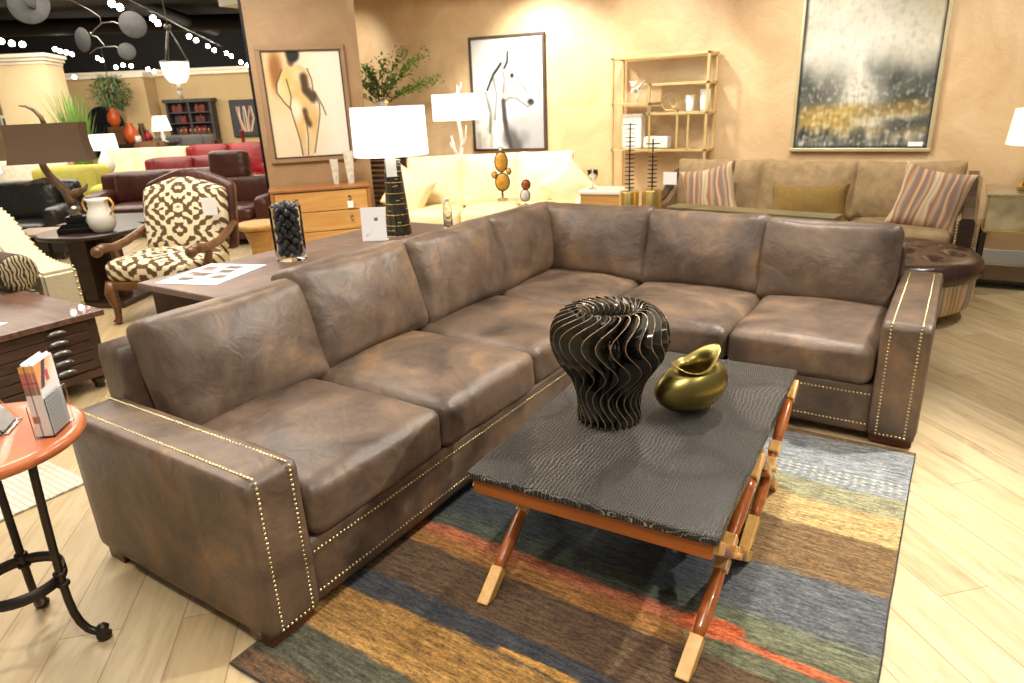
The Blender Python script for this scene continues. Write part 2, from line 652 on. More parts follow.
# dark steel edge of the opening beside the pier
bm = BM()
e0 = P0 + V(-pc, -ps, 0) * 0.03
prism(bm, [(p.x, p.y) for p in [e0, P0, P0 + back * 0.35, e0 + back * 0.35]], 0, 3.3, 'z')
struct('trim_1', bm, BLACKMETAL)

# ================================================================== THE SECTIONAL SOFA
sofa = thing('sectional_sofa', 'L-shaped brown distressed leather sectional sofa with brass nailhead trim around the coffee table', 'sofa', (-1.58, 3.29, 0))
SO = V(1.58, -3.29, 0)


def sp(name, bm, m, parent=None, **kw):
    """sofa part: the mesh is drafted in room coordinates"""
    bmesh.ops.translate(bm, verts=bm.verts[:], vec=SO)
    return obj(name, bm, m, parent or sofa, **kw)


def nails(path, step=0.0165, r=0.0062, outward=None):
    """domed nail heads along a polyline, in room coordinates"""
    bm = BM()
    for (a, b, nrm_) in path:
        a, b, nn = Vector(a), Vector(b), Vector(nrm_)
        L = (b - a).length
        k = max(1, int(L / step))
        t = (b - a).normalized()
        s = nn.cross(t)
        for i in range(k + 1):
            c = a + (b - a) * (i / k)
            top = bm.verts.new(c + nn * r * 0.62)
            mid = [bm.verts.new(c + nn * r * 0.42 + (t * math.cos(q) + s * math.sin(q)) * r * 0.62) for q in [PI / 3 * j for j in range(6)]]
            low = [bm.verts.new(c - nn * 0.001 + (t * math.cos(q) + s * math.sin(q)) * r) for q in [PI / 3 * j for j in range(6)]]
            for j in range(6):
                j2 = (j + 1) % 6
                bm.faces.new((top, mid[j], mid[j2])).smooth = True
                bm.faces.new((mid[j], low[j], low[j2], mid[j2])).smooth = True
    return bm


def softbox(lo, hi, r, n=10, wob=0.004, seed=0, crown=(0, 0, 0)):
    bm = BM()
    lo, hi = Vector(lo), Vector(hi)
    puff(bm, hi - lo, r, crown, n, seed, wob, 4.0, 0, 0, Matrix.Translation((lo + hi) / 2))
    return bm


AZ = 0.605      # arm height
# arm at the open end of the long run
arm = sp('arm', softbox((-2.60, 0.962, 0.045), (-1.575, 1.168, AZ), 0.022, 12, 0.004, 1), LEATHER)
sp('nailhead_trim', nails([((-2.62, 1.008, AZ + .001), (-1.590, 1.008, AZ + .001), (0, 0, 1)), ((-2.62, 1.129, AZ + .001), (-1.590, 1.129, AZ + .001), (0, 0, 1)),
                           ((-1.573, 1.008, AZ - .012), (-1.573, 1.008, 0.066), (1, 0, 0)), ((-1.573, 1.129, AZ - .012), (-1.573, 1.129, 0.066), (1, 0, 0)),
                           ((-1.573, 1.008, 0.066), (-1.573, 1.129, 0.066), (1, 0, 0))]), BRASSNAIL, arm)
# arm at the end of the short run
arm = sp('arm', softbox((-0.198, 3.285, 0.045), (0.008, 4.40, AZ), 0.022, 12, 0.004, 2), LEATHER)
sp('nailhead_trim', nails([((-0.155, 3.300, AZ + .001), (-0.155, 4.30, AZ + .001), (0, 0, 1)), ((-0.038, 3.300, AZ + .001), (-0.038, 4.30, AZ + .001), (0, 0, 1)),
                           ((-0.155, 3.283, AZ - .012), (-0.155, 3.283, 0.066), (0, -1, 0)), ((-0.038, 3.283, AZ - .012), (-0.038, 3.283, 0.066), (0, -1, 0)),
                           ((-0.155, 3.283, 0.066), (-0.038, 3.283, 0.066), (0, -1, 0))]), BRASSNAIL, arm)
# base rails
rail = sp('base_rail', softbox((-2.60, 1.15, 0.052), (-1.583, 4.30, 0.296), 0.014, 10, 0.002, 3), LEATHER)
for z in (0.250, 0.097):
    sp('nailhead_trim', nails([((-1.582, 1.175, z), (-1.582, 3.28, z), (1, 0, 0))]), BRASSNAIL, rail)
rail = sp('base_rail', softbox((-1.60, 3.293, 0.052), (-0.19, 4.30, 0.296), 0.014, 10, 0.002, 4), LEATHER)
for z in (0.250, 0.097):
    sp('nailhead_trim', nails([((-1.575, 3.292, z), (-0.205, 3.292, z), (0, -1, 0))]), BRASSNAIL, rail)
# back frames
sp('back_frame', softbox((-2.70, 1.17, 0.05), (-2.52, 4.41, 0.80), 0.03, 10, 0.004, 5), LEATHER)
sp('back_frame', softbox((-2.54, 4.24, 0.05), (-0.19, 4.41, 0.77), 0.03, 10, 0.004, 6), LEATHER)
# feet
for (x0, y0, x1, y1) in [(-1.70, .972, -1.595, 1.15), (-2.56, .975, -2.46, 1.08), (-0.185, 3.305, -0.005, 3.42), (-0.12, 4.28, -0.01, 4.38), (-2.66, 4.28, -2.55, 4.38), (-1.72, 3.25, -1.62, 3.36)]:
    bm = BM()
    box(bm, (x0, y0, 0.013 if y0 > .97 and x0 > -1.75 else 0.001), (x1, y1, 0.06), 0.004)
    sp('leg', bm, FOOTWOOD)


def seat(x0, y0, x1, y1, seed, zt=0.487):
    bm = BM()
    puff(bm, (x1 - x0 - 0.004, y1 - y0 - 0.004, zt - 0.292), 0.05, (0.006, 0.006, 0.034), 22, seed, 0.006, 5.0, 0, 0, Matrix.Translation(((x0 + x1) / 2, (y0 + y1) / 2, (zt + 0.294) / 2)))
    return sp('seat_cushion', bm, LEATHER)


seat(-2.50, 1.170, -1.548, 1.842, 11, 0.495)
seat(-2.50, 1.846, -1.548, 2.552, 12, 0.495)
seat(-2.50, 2.556, -1.560, 3.330, 13, 0.485)
seat(-2.50, 3.334, -1.630, 4.22, 14, 0.485)
seat(-1.626, 3.262, -0.874, 4.20, 15, 0.478)
seat(-0.870, 3.262, -0.200, 4.20, 16, 0.478)


def backrest(cx, cy, w, face, seed, h=0.47, lean=17, top=0.0, twist=0.0, th=0.21):
    """loose back cushion leaning on the frame; face is the heading it looks to"""
    bm = BM()
    puff(bm, (w, th, h), 0.06, (0.010, 0.055, 0.010), 24, seed, 0.010, 4.2, 0.012)
    M = Matrix.Translation((cx, cy, 0.47 + h / 2 - 0.012 + top)) @ Matrix.Rotation(face + twist, 4, 'Z') @ Matrix.Rotation(math.radians(-lean), 4, 'X')
    bmesh.ops.transform(bm, matrix=M, verts=bm.verts[:])
    return sp('back_cushion', bm, LEATHER)


EX = PI / 2        # looks to +x
backrest(-2.405, 1.575, 0.72, EX, 21, top=-.03)
backrest(-2.405, 2.262, 0.755, EX, 22, top=0.01)
backrest(-2.405, 3.03, 0.77, EX, 23)
backrest(-2.41, 3.76, 0.72, EX, 24)
backrest(-2.03, 4.125, 0.86, 0, 25, top=-.008)
backrest(-1.26, 4.125, 0.755, 0, 26, top=-.022)
backrest(-0.575, 4.125, 0.72, 0, 27, top=-.035)

# ================================================================== RUG
def rug_material():
    m, nt, b = _new('striped_wool_rug')
    t = nt.nodes.new('ShaderNodeTexCoord')
    sep = nt.nodes.new('ShaderNodeSeparateXYZ')
    link(nt, t.outputs['Object'], sep.inputs[0])
    mp = node(nt, 'ShaderNodeMapping')
    mp.inputs['Scale'].default_value = (5, 30, 1)
    link(nt, t.outputs['Object'], mp.inputs['Vector'])
    n = node(nt, 'ShaderNodeTexNoise', i_Scale=1.0, i_Detail=5.0, i_Roughness=0.7)
    link(nt, mp.outputs['Vector'], n.inputs['Vector'])
    low = node(nt, 'ShaderNodeTexNoise', i_Scale=2.6, i_Detail=2.0)
    link(nt, t.outputs['Object'], low.inputs['Vector'])

    def M(op, a, b_=None, c=None):
        q = node(nt, 'ShaderNodeMath', operation=op)
        for i, x in enumerate((a, b_, c)):
            if x is None:
                continue
            if isinstance(x, (int, float)):
                q.inputs[i].default_value = x
            else:
                link(nt, x, q.inputs[i])
        return q.outputs[0]
    X, Y = sep.outputs['X'], sep.outputs['Y']
    y = M('ADD', Y, M('MULTIPLY', M('SUBTRACT', n.outputs['Fac'], 0.5), 0.055))
    y = M('ADD', y, M('MULTIPLY', M('SUBTRACT', low.outputs['Fac'], 0.5), 0.06))

    def step(v, e, w=0.012):
        q = node(nt, 'ShaderNodeMapRange', interpolation_type='SMOOTHSTEP')
        q.inputs['From Min'].default_value = e - w
        q.inputs['From Max'].default_value = e + w
        link(nt, v, q.inputs['Value'])
        return q.outputs['Result']

    def mix(f, a, b_):
        q = node(nt, 'ShaderNodeMix', data_type='RGBA')
        link(nt, f, q.inputs['Factor'])
        for k, x in (('A', a), ('B', b_)):
            if isinstance(x, tuple):
                q.inputs[k].default_value = x
            else:
                link(nt, x, q.inputs[k])
        return q.outputs['Result']
    # east-west split: weave colours change, and table shade is painted into one band
    xr = step(X, -0.50, 0.10)
    c = mix(step(y, 0.95, .02), lin(98, 74, 52), lin(74, 72, 58))
    c = mix(step(y, 1.105), c, lin(152, 114, 62))
    c = mix(step(y, 1.315), c, lin(60, 61, 65))
    c = mix(step(y, 1.415), c, lin(88, 68, 50))
    rust = mix(step(y, 1.70, .03), lin(150, 104, 56), lin(168, 98, 66))
    c = mix(step(y, 1.625), c, mix(xr, rust, lin(96, 96, 74)))
    dk = mix(step(y, 1.86, .03), lin(70, 76, 66), lin(56, 62, 66))  # darker copy of the open side's tones, painting in the table's shade
    rt = mix(step(y, 1.87, .03), lin(110, 112, 88), lin(98, 100, 102))
    c = mix(step(y, 1.765), c, mix(xr, dk, rt))
    c = mix(step(y, 2.145), c, lin(124, 98, 66))
    c = mix(step(y, 2.46), c, lin(190, 160, 108))
    c = mix(step(y, 2.66), c, lin(150, 146, 114))
    c = mix(step(y, 2.81), c, lin(140, 144, 146))
    c = mix(step(y, 3.235), c, lin(128, 96, 60))

    # thin orange line that runs on to the open side, with its blob
    line = M('MULTIPLY', M('SUBTRACT', 1.0, step(M('ABSOLUTE', M('SUBTRACT', y, 1.715)), 0.017, .008)), step(X, -0.56, .03))
    c = mix(line, c, lin(186, 98, 62))
    bx = M('MULTIPLY', M('ADD', X, 0.45), 1.0 / 0.10)
    by = M('MULTIPLY', M('SUBTRACT', y, 1.748), 1.0 / 0.038)
    blob = M('SUBTRACT', 1.0, step(M('ADD', M('MULTIPLY', bx, bx), M('MULTIPLY', by, by)), 1.0, .25))
    c = mix(blob, c, lin(200, 100, 58))
    # gold streak in the navy band
    streak = M('MULTIPLY', M('SUBTRACT', 1.0, step(M('ABSOLUTE', M('SUBTRACT', y, 1.335)), 0.011, .006)), M('MULTIPLY', step(X, -0.98, .02), M('SUBTRACT', 1.0, step(X, -0.66, .05))))
    c = mix(streak, c, lin(178, 132, 66))
    # woven dots: a light row and a brown row
    vx = M('SUBTRACT', M('FRACT', M('MULTIPLY', X, 30.0)), 0.5)
    vy = M('SUBTRACT', M('FRACT', M('MULTIPLY', Y, 34.0)), 0.5)
    dot = M('SUBTRACT', 1.0, step(M('ADD', M('MULTIPLY', vx, vx), M('MULTIPLY', vy, vy)), 0.07, .05))
    b1 = M('MULTIPLY', step(Y, 2.835, .004), M('SUBTRACT', 1.0, step(Y, 2.94, .004)))
    c = mix(M('MULTIPLY', dot, M('MULTIPLY', b1, 0.5)), c, lin(224, 216, 190))
    b2 = M('MULTIPLY', step(Y, 2.485, .004), M('SUBTRACT', 1.0, step(Y, 2.545, .004)))
    c = mix(M('MULTIPLY', dot, M('MULTIPLY', b2, 0.4)), c, lin(132, 88, 46))
    # tufts: fine streaky light and dark flecks
    mp2 = node(nt, 'ShaderNodeMapping')
    mp2.inputs['Scale'].default_value = (60, 130, 1)
    link(nt, t.outputs['Object'], mp2.inputs['Vector'])
    n3 = node(nt, 'ShaderNodeTexNoise', i_Scale=1.0, i_Detail=3.0, i_Roughness=0.8)
    link(nt, mp2.outputs['Vector'], n3.inputs['Vector'])
    mp4 = node(nt, 'ShaderNodeMapping')
    mp4.inputs['Scale'].default_value = (12, 70, 1)
    link(nt, t.outputs['Object'], mp4.inputs['Vector'])
    n4 = node(nt, 'ShaderNodeTexNoise', i_Scale=1.0, i_Detail=4.0, i_Roughness=0.7)
    link(nt, mp4.outputs['Vector'], n4.inputs['Vector'])
    fl = M('ADD', M('MULTIPLY', n3.outputs['Fac'], 0.55), M('MULTIPLY', n4.outputs['Fac'], 0.65))
    r = ramp(nt, [(0.44, (0.20, 0.20, 0.22, 1)), (0.6, (0.90, 0.90, 0.90, 1)), (0.74, (1.9, 1.86, 1.75, 1))], fl)
    mx = node(nt, 'ShaderNodeMix', data_type='RGBA', blend_type='MULTIPLY')
    mx.inputs['Factor'].default_value = 0.95
    link(nt, c, mx.inputs['A'])
    link(nt, r.outputs['Color'], mx.inputs['B'])
    link(nt, mx.outputs['Result'], b.inputs['Base Color'])
    b.inputs['Roughness'].default_value = 0.95
    b.inputs['Specular IOR Level'].default_value = 0.15
    b.inputs['Sheen Weight'].default_value = 0.15
    bump(nt, b, fl, 0.6, 0.006)
    return m


rug = thing('area_rug', 'striped wool rug in gold, navy, brown and rust bands under the coffee table', 'rug', (0, 0, 0))
bm = BM()
nx, ny = 40, 60
x0, x1, y0, y1 = -1.665, 0.012, 0.872, 3.275
g = [[None] * (nx + 1) for _ in range(ny + 1)]
for j in range(ny + 1):
    for i in range(nx + 1):
        x = x0 + (x1 - x0) * i / nx
        y = y0 + (y1 - y0) * j / ny
        if i in (0, nx):
            x += 0.008 * mnoise.noise(Vector((y * 3, i, 0)))
        if j in (0, ny):
            y += 0.006 * mnoise.noise(Vector((x * 3, j, 2)))
        g[j][i] = bm.verts.new((x, y, 0.012))
for j in range(ny):
    for i in range(nx):
        bm.faces.new((g[j][i], g[j][i + 1], g[j + 1][i + 1], g[j + 1][i]))
bd = [g[0][i] for i in range(nx + 1)] + [g[j][nx] for j in range(1, ny + 1)] + [g[ny][i] for i in range(nx - 1, -1, -1)] + [g[j][0] for j in range(ny - 1, 0, -1)]
lowv = [bm.verts.new((v.co.x, v.co.y, 0.001)) for v in bd]
for k in range(len(bd)):
    k2 = (k + 1) % len(bd)
    bm.faces.new((bd[k2], bd[k], lowv[k], lowv[k2]))
edges3 = [[(v.co.x, v.co.y, 0.007) for v in q] for q in ([g[j][0] for j in range(ny, -1, -1)] + g[0] + [g[j][nx] for j in range(ny + 1)],)]
pile = obj('pile', bm, rug_material(), rug)
SELV = mat('charcoal_selvage', (58, 54, 52), 0.9, 0, 0.3, 60)
bm = BM()
path = [p for i, p in enumerate(edges3[0]) if i == 0 or (Vector(p) - Vector(edges3[0][i - 1])).length > 1e-4]
tube(bm, path, 0.0055, 6)
obj('selvage_binding', bm, SELV, rug)

# ================================================================== COFFEE TABLE
def croc_material():
    m, nt, b = _new('crocodile_leather')
    v = coords(nt, (1, 1, 1))
    n = node(nt, 'ShaderNodeTexNoise', i_Scale=3.5, i_Detail=3.0)
    link(nt, v, n.inputs['Vector'])
    add = node(nt, 'ShaderNodeVectorMath', operation='MULTIPLY_ADD')
    link(nt, n.outputs['Color'], add.inputs[0])
    add.inputs[1].default_value = (0.09, 0.09, 0)
    link(nt, v, add.inputs[2])
    mp = node(nt, 'ShaderNodeMapping')
    mp.inputs['Scale'].default_value = (1.0, 1.5, 0.0)
    link(nt, add.outputs['Vector'], mp.inputs['Vector'])
    d = []
    for sc in (70.0, 125.0):
        vo = node(nt, 'ShaderNodeTexVoronoi', feature='DISTANCE_TO_EDGE', i_Scale=sc, i_Randomness=0.35)
        link(nt, mp.outputs['Vector'], vo.inputs['Vector'])
        d.append(vo.outputs['Distance'])
    n2 = node(nt, 'ShaderNodeTexNoise', i_Scale=2.2, i_Detail=1.0)
    link(nt, v, n2.inputs['Vector'])
    sel = ramp(nt, [(0.46, (0, 0, 0, 1)), (0.54, (1, 1, 1, 1))], n2.outputs['Fac'])
    mx = node(nt, 'ShaderNodeMix', data_type='FLOAT')
    link(nt, sel.outputs['Color'], mx.inputs['Factor'])
    link(nt, d[0], mx.inputs['A'])
    link(nt, d[1], mx.inputs['B'])
    mr = node(nt, 'ShaderNodeMapRange')
    mr.inputs['From Max'].default_value = 0.22
    link(nt, mx.outputs['Result'], mr.inputs['Value'])
    r = ramp(nt, [(0.0, lin(176, 168, 156)), (0.30, lin(58, 54, 50)), (1.0, lin(34, 32, 30))], mr.outputs['Result'])
    link(nt, r.outputs['Color'], b.inputs['Base Color'])
    b.inputs['Roughness'].default_value = 0.36
    bump(nt, b, mr.outputs['Result'], 0.8, 0.005)
    return m


CROC = croc_material()
ct = thing('coffee_table', 'campaign coffee table with black crocodile leather top on crossed turned wooden legs', 'table', (-0.847, 2.237, 0), 0.047)
bm = BM()
box(bm, (-.412, -.675, .428), (.412, .675, .46), 0.010, 3)
top = obj('table_top', bm, CROC, ct)
bm = BM()
for lo, hi in [((-.395, -.662, .374), (.395, -.632, .429)), ((-.395, .632, .374), (.395, .662, .429))]:
    box(bm, lo, hi, 0.004)
for lo, hi in [((-.395, -.640, .374), (-.368, .640, .429)), ((.300, -.640, .385), (.322, .640, .429))]:
    box(bm, lo, hi, 0.004)
obj('apron', bm, APRONWOOD, ct)


def xleg(x, ya, yb, x2=None, zt=0.418):
    """one leg from its foot (ya, floor) up to its head (yb, under the top): turned shaft and three square blocks"""
    a, b = V(x, ya, 0.014), V(x if x2 is None else x2, yb, zt)
    t = (b - a).normalized()
    L = (b - a).length
    rot = t.to_track_quat('Z', 'X').to_matrix().to_4x4()
    M = Matrix.Translation(a) @ rot
    bm = BM()
    pr = []
    for (s0, s1) in [(0.135, 0.44), (0.56, 0.865)]:
        for k in range(7):
            f = k / 6
            pr.append((0.0155 + 0.0075 * math.sin(PI * f) ** 0.7, L * (s0 + (s1 - s0) * f)))
    lathe(bm, pr, 16)
    bmesh.ops.transform(bm, matrix=M, verts=bm.verts[:])
    leg = obj('leg', bm, LEGWOOD, ct)
    bm = BM()
    # foot block cut level with the floor
    vs = box(bm, (-.021, -.021, -0.02), (.021, .021, L * 0.15), 0.004, M=M)
    for v in bm.verts:
        if v.co.z < 0.0135:
            k = (0.0135 - v.co.z) / max(t.z, .2)
            v.co += t * k
    obj('foot_block', bm, BLOCKWOOD, leg)
    bm = BM()
    box(bm, (-.021, -.021, L * 0.425), (.021, .021, L * 0.485), 0.005, M=M)
    box(bm, (-.021, -.021, L * 0.515), (.021, .021, L * 0.585), 0.005, M=M)
    obj('middle_block', bm, BLOCKWOOD, leg)
    bm = BM()
    box(bm, (-.020, -.020, L * 0.86), (.020, .020, L * 0.985), 0.005, M=M)
    obj('head_block', bm, BLOCKWOOD, leg)


for sx in (1, -1):
    xi, xo = (0.355, 0.393) if sx > 0 else (-0.325, -0.385)
    xt, xu = (0.404, 0.408) if sx > 0 else (-0.36, -0.385)
    xleg(xi, -.735, -.06, xt)
    xleg(xo, -.10, -.655, xo)
    xleg(xo - .012 * sx, -.045, .655, xu)
    xleg(xo, .42, -.055, xo)
    # pivot bars that tie each crossing
    for yc in (-.388, .21):
        bm = BM()
        tube(bm, [(xo - .05 * sx, yc, .213), (xo + .034 * sx, yc, .213)], 0.012, 10)
        obj('pivot_bar', bm, BLOCKWOOD, ct)

# ================================================================== FINNED VASE
fv = thing('finned_vase', 'large dark sculptural vase of wavy upright fins with coppery edges', 'vase', (-0.982, 2.122, 0.4602))
fv.scale = (1.05, 1.05, .97)
FIN = mat('dark_bronze_glaze', (44, 40, 30), 0.16, 0.35, 0.4, 12, 0.0, 30, (1, 1, 1), 0.4)
RIM = mat('copper_edge', (150, 122, 94), 0.4, 0.5, 0.45, 40)
outer = [(.112, .0), (.113, .03), (.112, .07), (.118, .12), (.134, .17), (.160, .215), (.187, .26), (.204, .31), (.206, .355), (.195, .398), (.170, .432), (.136, .452), (.108, .452), (.088, .428), (.078, .385), (.074, .33)]
innr = [(.060, .004), (.060, .03), (.060, .07), (.062, .12), (.068, .17), (.076, .215), (.088, .26), (.096, .30), (.098, .33), (.094, .350), (.086, .355), (.076, .352), (.068, .340), (.062, .325), (.058, .305), (.056, .285)]


def resample(p, n):
    out = []
    for k in range(n):
        f = k / (n - 1) * (len(p) - 1)
        i = min(int(f), len(p) - 2)
        t = f - i
        q = [p[max(i - 1, 0)], p[i], p[i + 1], p[min(i + 2, len(p) - 1)]]
        out.append(tuple(0.5 * ((2 * q[1][d]) + (-q[0][d] + q[2][d]) * t + (2 * q[0][d] - 5 * q[1][d] + 4 * q[2][d] - q[3][d]) * t * t + (-q[0][d] + 3 * q[1][d] - 3 * q[2][d] + q[3][d]) * t ** 3) for d in (0, 1)))
    return out


NO = 44
po, pi_ = resample(outer, NO), resample(innr, NO)
NF = 27
for k in range(NF):
    th = 2 * PI * k / NF
    bm = BM()
    T = 0.0015
    cols = []
    for i in range(NO):
        (ro, zo), (ri, zi) = po[i], pi_[i]
        f = i / (NO - 1)
        arc = f * 0.62
        amp = 0.030 * (0.55 + 0.75 * min(1, f * 2.2)) * (1 if f < 0.85 else max(0.3, (1 - f) / 0.15))
        s = amp * math.sin(2 * PI * 2.9 * f ** 0.9 + 0.5)
        row = []
        for (r, z), kk in (((ro, zo), 1.0), ((ri, zi), 0.1)):
            for sg in (-1, 1):
                a = th + (s * kk) / max(r, 0.075) + sg * T / max(r, .03)
                row.append(bm.verts.new((r * math.cos(a), r * math.sin(a), max(z, 0.0005))))
        cols.append(row)
    for a, b in zip(cols, cols[1:]):
        f1 = bm.faces.new((a[0], b[0], b[1], a[1]))
        f1.material_index = 1
        for q in ((a[2], b[2], b[0], a[0]), (a[1], b[1], b[3], a[3]), (a[3], b[3], b[2], a[2])):
            ff = bm.faces.new(q)
            ff.smooth = True
    bm.faces.new(cols[0])
    bm.faces.new(list(reversed(cols[-1])))
    bmesh.ops.recalc_face_normals(bm, faces=bm.faces[:])
    obj('fin', bm, [FIN, RIM], fv)
bm = BM()
lathe(bm, [(.085, .001), (.086, .03), (.08, .08), (.078, .13), (.078, .18), (.085, .23), (.088, .26), (.080, .28), (.065, .285), (.05, .26), (.03, .20), (.004, .12)], 40)
obj('inner_body', bm, FIN, fv)

# ================================================================== BRASS VASE
bv = thing('brass_vase', 'squat polished brass vase with a flared saddle-shaped mouth', 'vase', (-0.738, 2.325, 0.4602), math.radians(47))
bv.scale = (1.03, 1.03, 1.0)
bm = BM()
NS = 48
rings = []
A_, B_, HH = 0.140, 0.092, 0.205
body = []
for i in range(15):
    ph = -PI / 2 + (PI * 0.765) * i / 14
    body.append((math.cos(ph), 0.5 + 0.5 * math.sin(ph)))
for (c, s) in body:
    ring = []
    for k in range(NS):
        a = 2 * PI * k / NS
        x = A_ * c * math.cos(a)
        y = B_ * c * math.sin(a)
        z = HH * s
        z += 0.20 * x * (s - 0.15)                    # the bag leans a little up toward its far end
        ring.append(V(x + 0.02 * (s - .5), y, max(z, 0.0)))
    rings.append(ring)
neck = rings[-1]
cx = sum((p.x for p in neck)) / NS
nz_ = sum(q.z for q in neck) / NS
for (rx_, ry_, dz, k_) in [(.080, .064, .000, .1), (.070, .060, .004, .2), (.066, .060, .010, .4), (.069, .064, .018, .7), (.079, .074, .026, 1.0), (.081, .076, .028, 1.05), (.076, .071, .026, 1.0), (.062, .058, .014, .6), (.056, .050, .002, .2), (.056, .048, -.02, 0), (.08, .055, -.06, 0), (.09, .055, -.11, 0)]:
    ring = []
    for k in range(NS):
        a = 2 * PI * k / NS
        e = k_ * (0.017 * math.cos(2 * a) + 0.014 * math.cos(a) + .006 * math.sin(a))
        tip = 1 + .12 * k_ * abs(math.cos(a)) ** 6
        ring.append(V(cx + .006 + rx_ * math.cos(a) * tip, ry_ * math.sin(a), nz_ + dz + e + .18 * rx_ * math.cos(a)))
    rings.append(ring)
rv = [[bm.verts.new(p) for p in r] for r in rings]
for a, b in zip(rv, rv[1:]):
    for k in range(NS):
        bm.faces.new((a[k], a[(k + 1) % NS], b[(k + 1) % NS], b[k])).smooth = True
bm.faces.new(list(reversed(rv[0])))
obj('body', bm, BRASS, bv)

# ================================================================== ROUND SIDE TABLE WITH BROCHURES
st = thing('side_table', 'small round cherry wood table on dark iron legs with a hoop beside the sofa arm', 'table', (-2.30, .612, 0))
bm = BM()
lathe(bm, [(.262, .702), (.276, .706), (.284, .718), (.284, .728), (.276, .738), (.262, .74)], 56)
obj('table_top', bm, REDWOOD, st)
for a in (35, 155, 275):
    c, s = math.cos(math.radians(a)), math.sin(math.radians(a))
    prof = [(.150, .702), (.142, .60), (.134, .45), (.128, .30), (.126, .22), (.127, .16), (.132, .11), (.143, .07), (.160, .042), (.180, .030), (.200, .026)]
    bm = BM()
    tube(bm, [(r * c, r * s, z) for r, z in prof], 0.0125, 10)
    for z in (.262, .222):
        lathe(bm, [(.013, z - .008), (.020, z - .004), (.020, z + .004), (.013, z + .008)], 12, (.127 * c, .127 * s, 0))
    leg = obj('leg', bm, IRON, st)
    bm = BM()
    lathe(bm, [(.014, .001), (.022, .006), (.024, .018), (.016, .026), (.018, .034), (.021, .044), (.012, .054), (.004, .058)], 14, (.206 * c, .206 * s, 0))
    obj('foot', bm, IRON, leg)
bm = BM()
for (r0, r1) in [(.118, .124)]:
    lathe(bm, [(r1, .225), (r1, .262), (r0, .262), (r0, .225), (r1, .225)], 40, cap=False)
obj('hoop', bm, IRON, st)
bm = BM()
lathe(bm, [(.17, .694), (.18, .694), (.18, .703), (.17, .703)], 40)
obj('rim_plate', bm, IRON, st)


def plaid(u, v):
    w = (238, 232, 226)
    c = w
    if v < .42:
        c = (206, 120, 110) if v < .3 else (160, 122, 104)
    if v < .10:
        c = (236, 176, 90)
    if .30 < u < .42:
        c = mixc(c, (96, 62, 58), .6)
    if .70 < u < .78:
        c = mixc(c, (240, 220, 205), .7)
    if .70 < v < .82 and u < .5:
        c = (170, 128, 104)
    if .22 < v < .26:
        c = mixc(c, (120, 60, 60), .6)
    return c


def brochure_face(u, v):
    c = (236, 236, 236)
    if v < .34:
        c = mixc((244, 170, 110), (250, 240, 230), sst(.2, .8, u * .6 + v))
        if abs(u - .5 + v) < .10:
            c = (90, 70, 90)
        if .42 < u < .6 and .14 < v < .30:
            c = (200, 96, 100)
    elif v > .42 and (int(v * 40) % 2 == 0) and .12 < u < .85:
        c = (206, 206, 210)
    return c


# upright stack of folded brochures in a clear stand; heading runs back over the table
hd = V(-2.098, .741, .7402)
ax = (V(-2.188, .809, 0) - V(-2.116, .729, 0))
ang = math.atan2(ax.y, ax.x)
bs = thing('brochure_stack', 'upright stack of colourful folded brochures standing on the cherry side table', 'brochures', tuple(hd), ang)
bm = BM()
for k in range(6):
    y0 = 0.0005 + k * 0.0066
    hgt = .222 + 0.006 * math.sin(k * 2.1)
    box(bm, (.001, y0, 0.004), (.108, y0 + .0058, hgt), 0.001, 1)
obj('pages', bm, WHITEPAPER, bs)
painted('spine_print', .040, .215, 20, 50, plaid, bs, (-.0006, .020, .112), (0, 0, -PI / 2))
painted('cover_print', .107, .215, 40, 60, brochure_face, bs, (.054, -.0008, .112), (0, 0, 0))
bm = BM()
box(bm, (-.006, -.008, 0.0), (.118, -.005, .12), 0.001)
box(bm, (-.006, .044, 0.0), (.118, .047, .10), 0.001)
box(bm, (-.006, -.008, 0.0), (.118, .047, .003), 0.001)
obj('clear_stand', bm, ACRYLIC, bs)
ls = thing('leaflet_holder', 'leaning clear holder of pale leaflets behind the upright brochures on the cherry table', 'brochures', (-2.288, .712, .7402), math.radians(140))
bm = BM()
M_ = Matrix.Rotation(math.radians(-28), 4, 'X')
for k in range(4):
    box(bm, (-.055, .006 + k * .005, .008), (.055, .010 + k * .005, .165), 0.001, 1, M=M_)
obj('leaflets', bm, WHITEPAPER, ls)
bm = BM()
box(bm, (-.06, -.002, .004), (.06, .003, .14), 0.001, M=M_)
box(bm, (-.06, .028, .004), (.06, .032, .19), 0.001, M=M_)
box(bm, (-.062, -.01, 0), (.062, .11, .004), 0.001)
obj('clear_stand', bm, ACRYLIC, ls)

# ================================================================== CONSOLE TABLE BEHIND THE SOFA
con = thing('console_table', 'long dark wooden console with leather-covered top standing behind the long sofa run', 'table', (-3.32, 2.92, 0))
bm = BM()
box(bm, (-.35, -1.04, .722), (.40, 1.04, .76), 0.008)
obj('table_top', bm, CONSOLETOP, con)
bm = BM()
box(bm, (-.31, -.99, .56), (.36, .99, .722), 0.004)
box(bm, (-.335, -1.02, .535), (.385, 1.02, .562), 0.006)
box(bm, (-.30, -.98, .42), (.35, .98, .536), 0.004)
obj('frieze', bm, DKWOODY, con)
for x in (-.27, .31):
    for y in (-.93, .93):
        bm = BM()
        lathe(bm, [(.028, .002), (.036, .02), (.03, .06), (.024, .12), (.034, .22), (.04, .32), (.03, .38), (.042, .40), (.042, .43)], 16, (x, y, 0))
        obj('leg', bm, DKWOOD, con)
bm = BM()
box(bm, (-.30, -.97, .10), (.34, .97, .13), 0.005)
obj('lower_shelf', bm, DKWOODY, con)


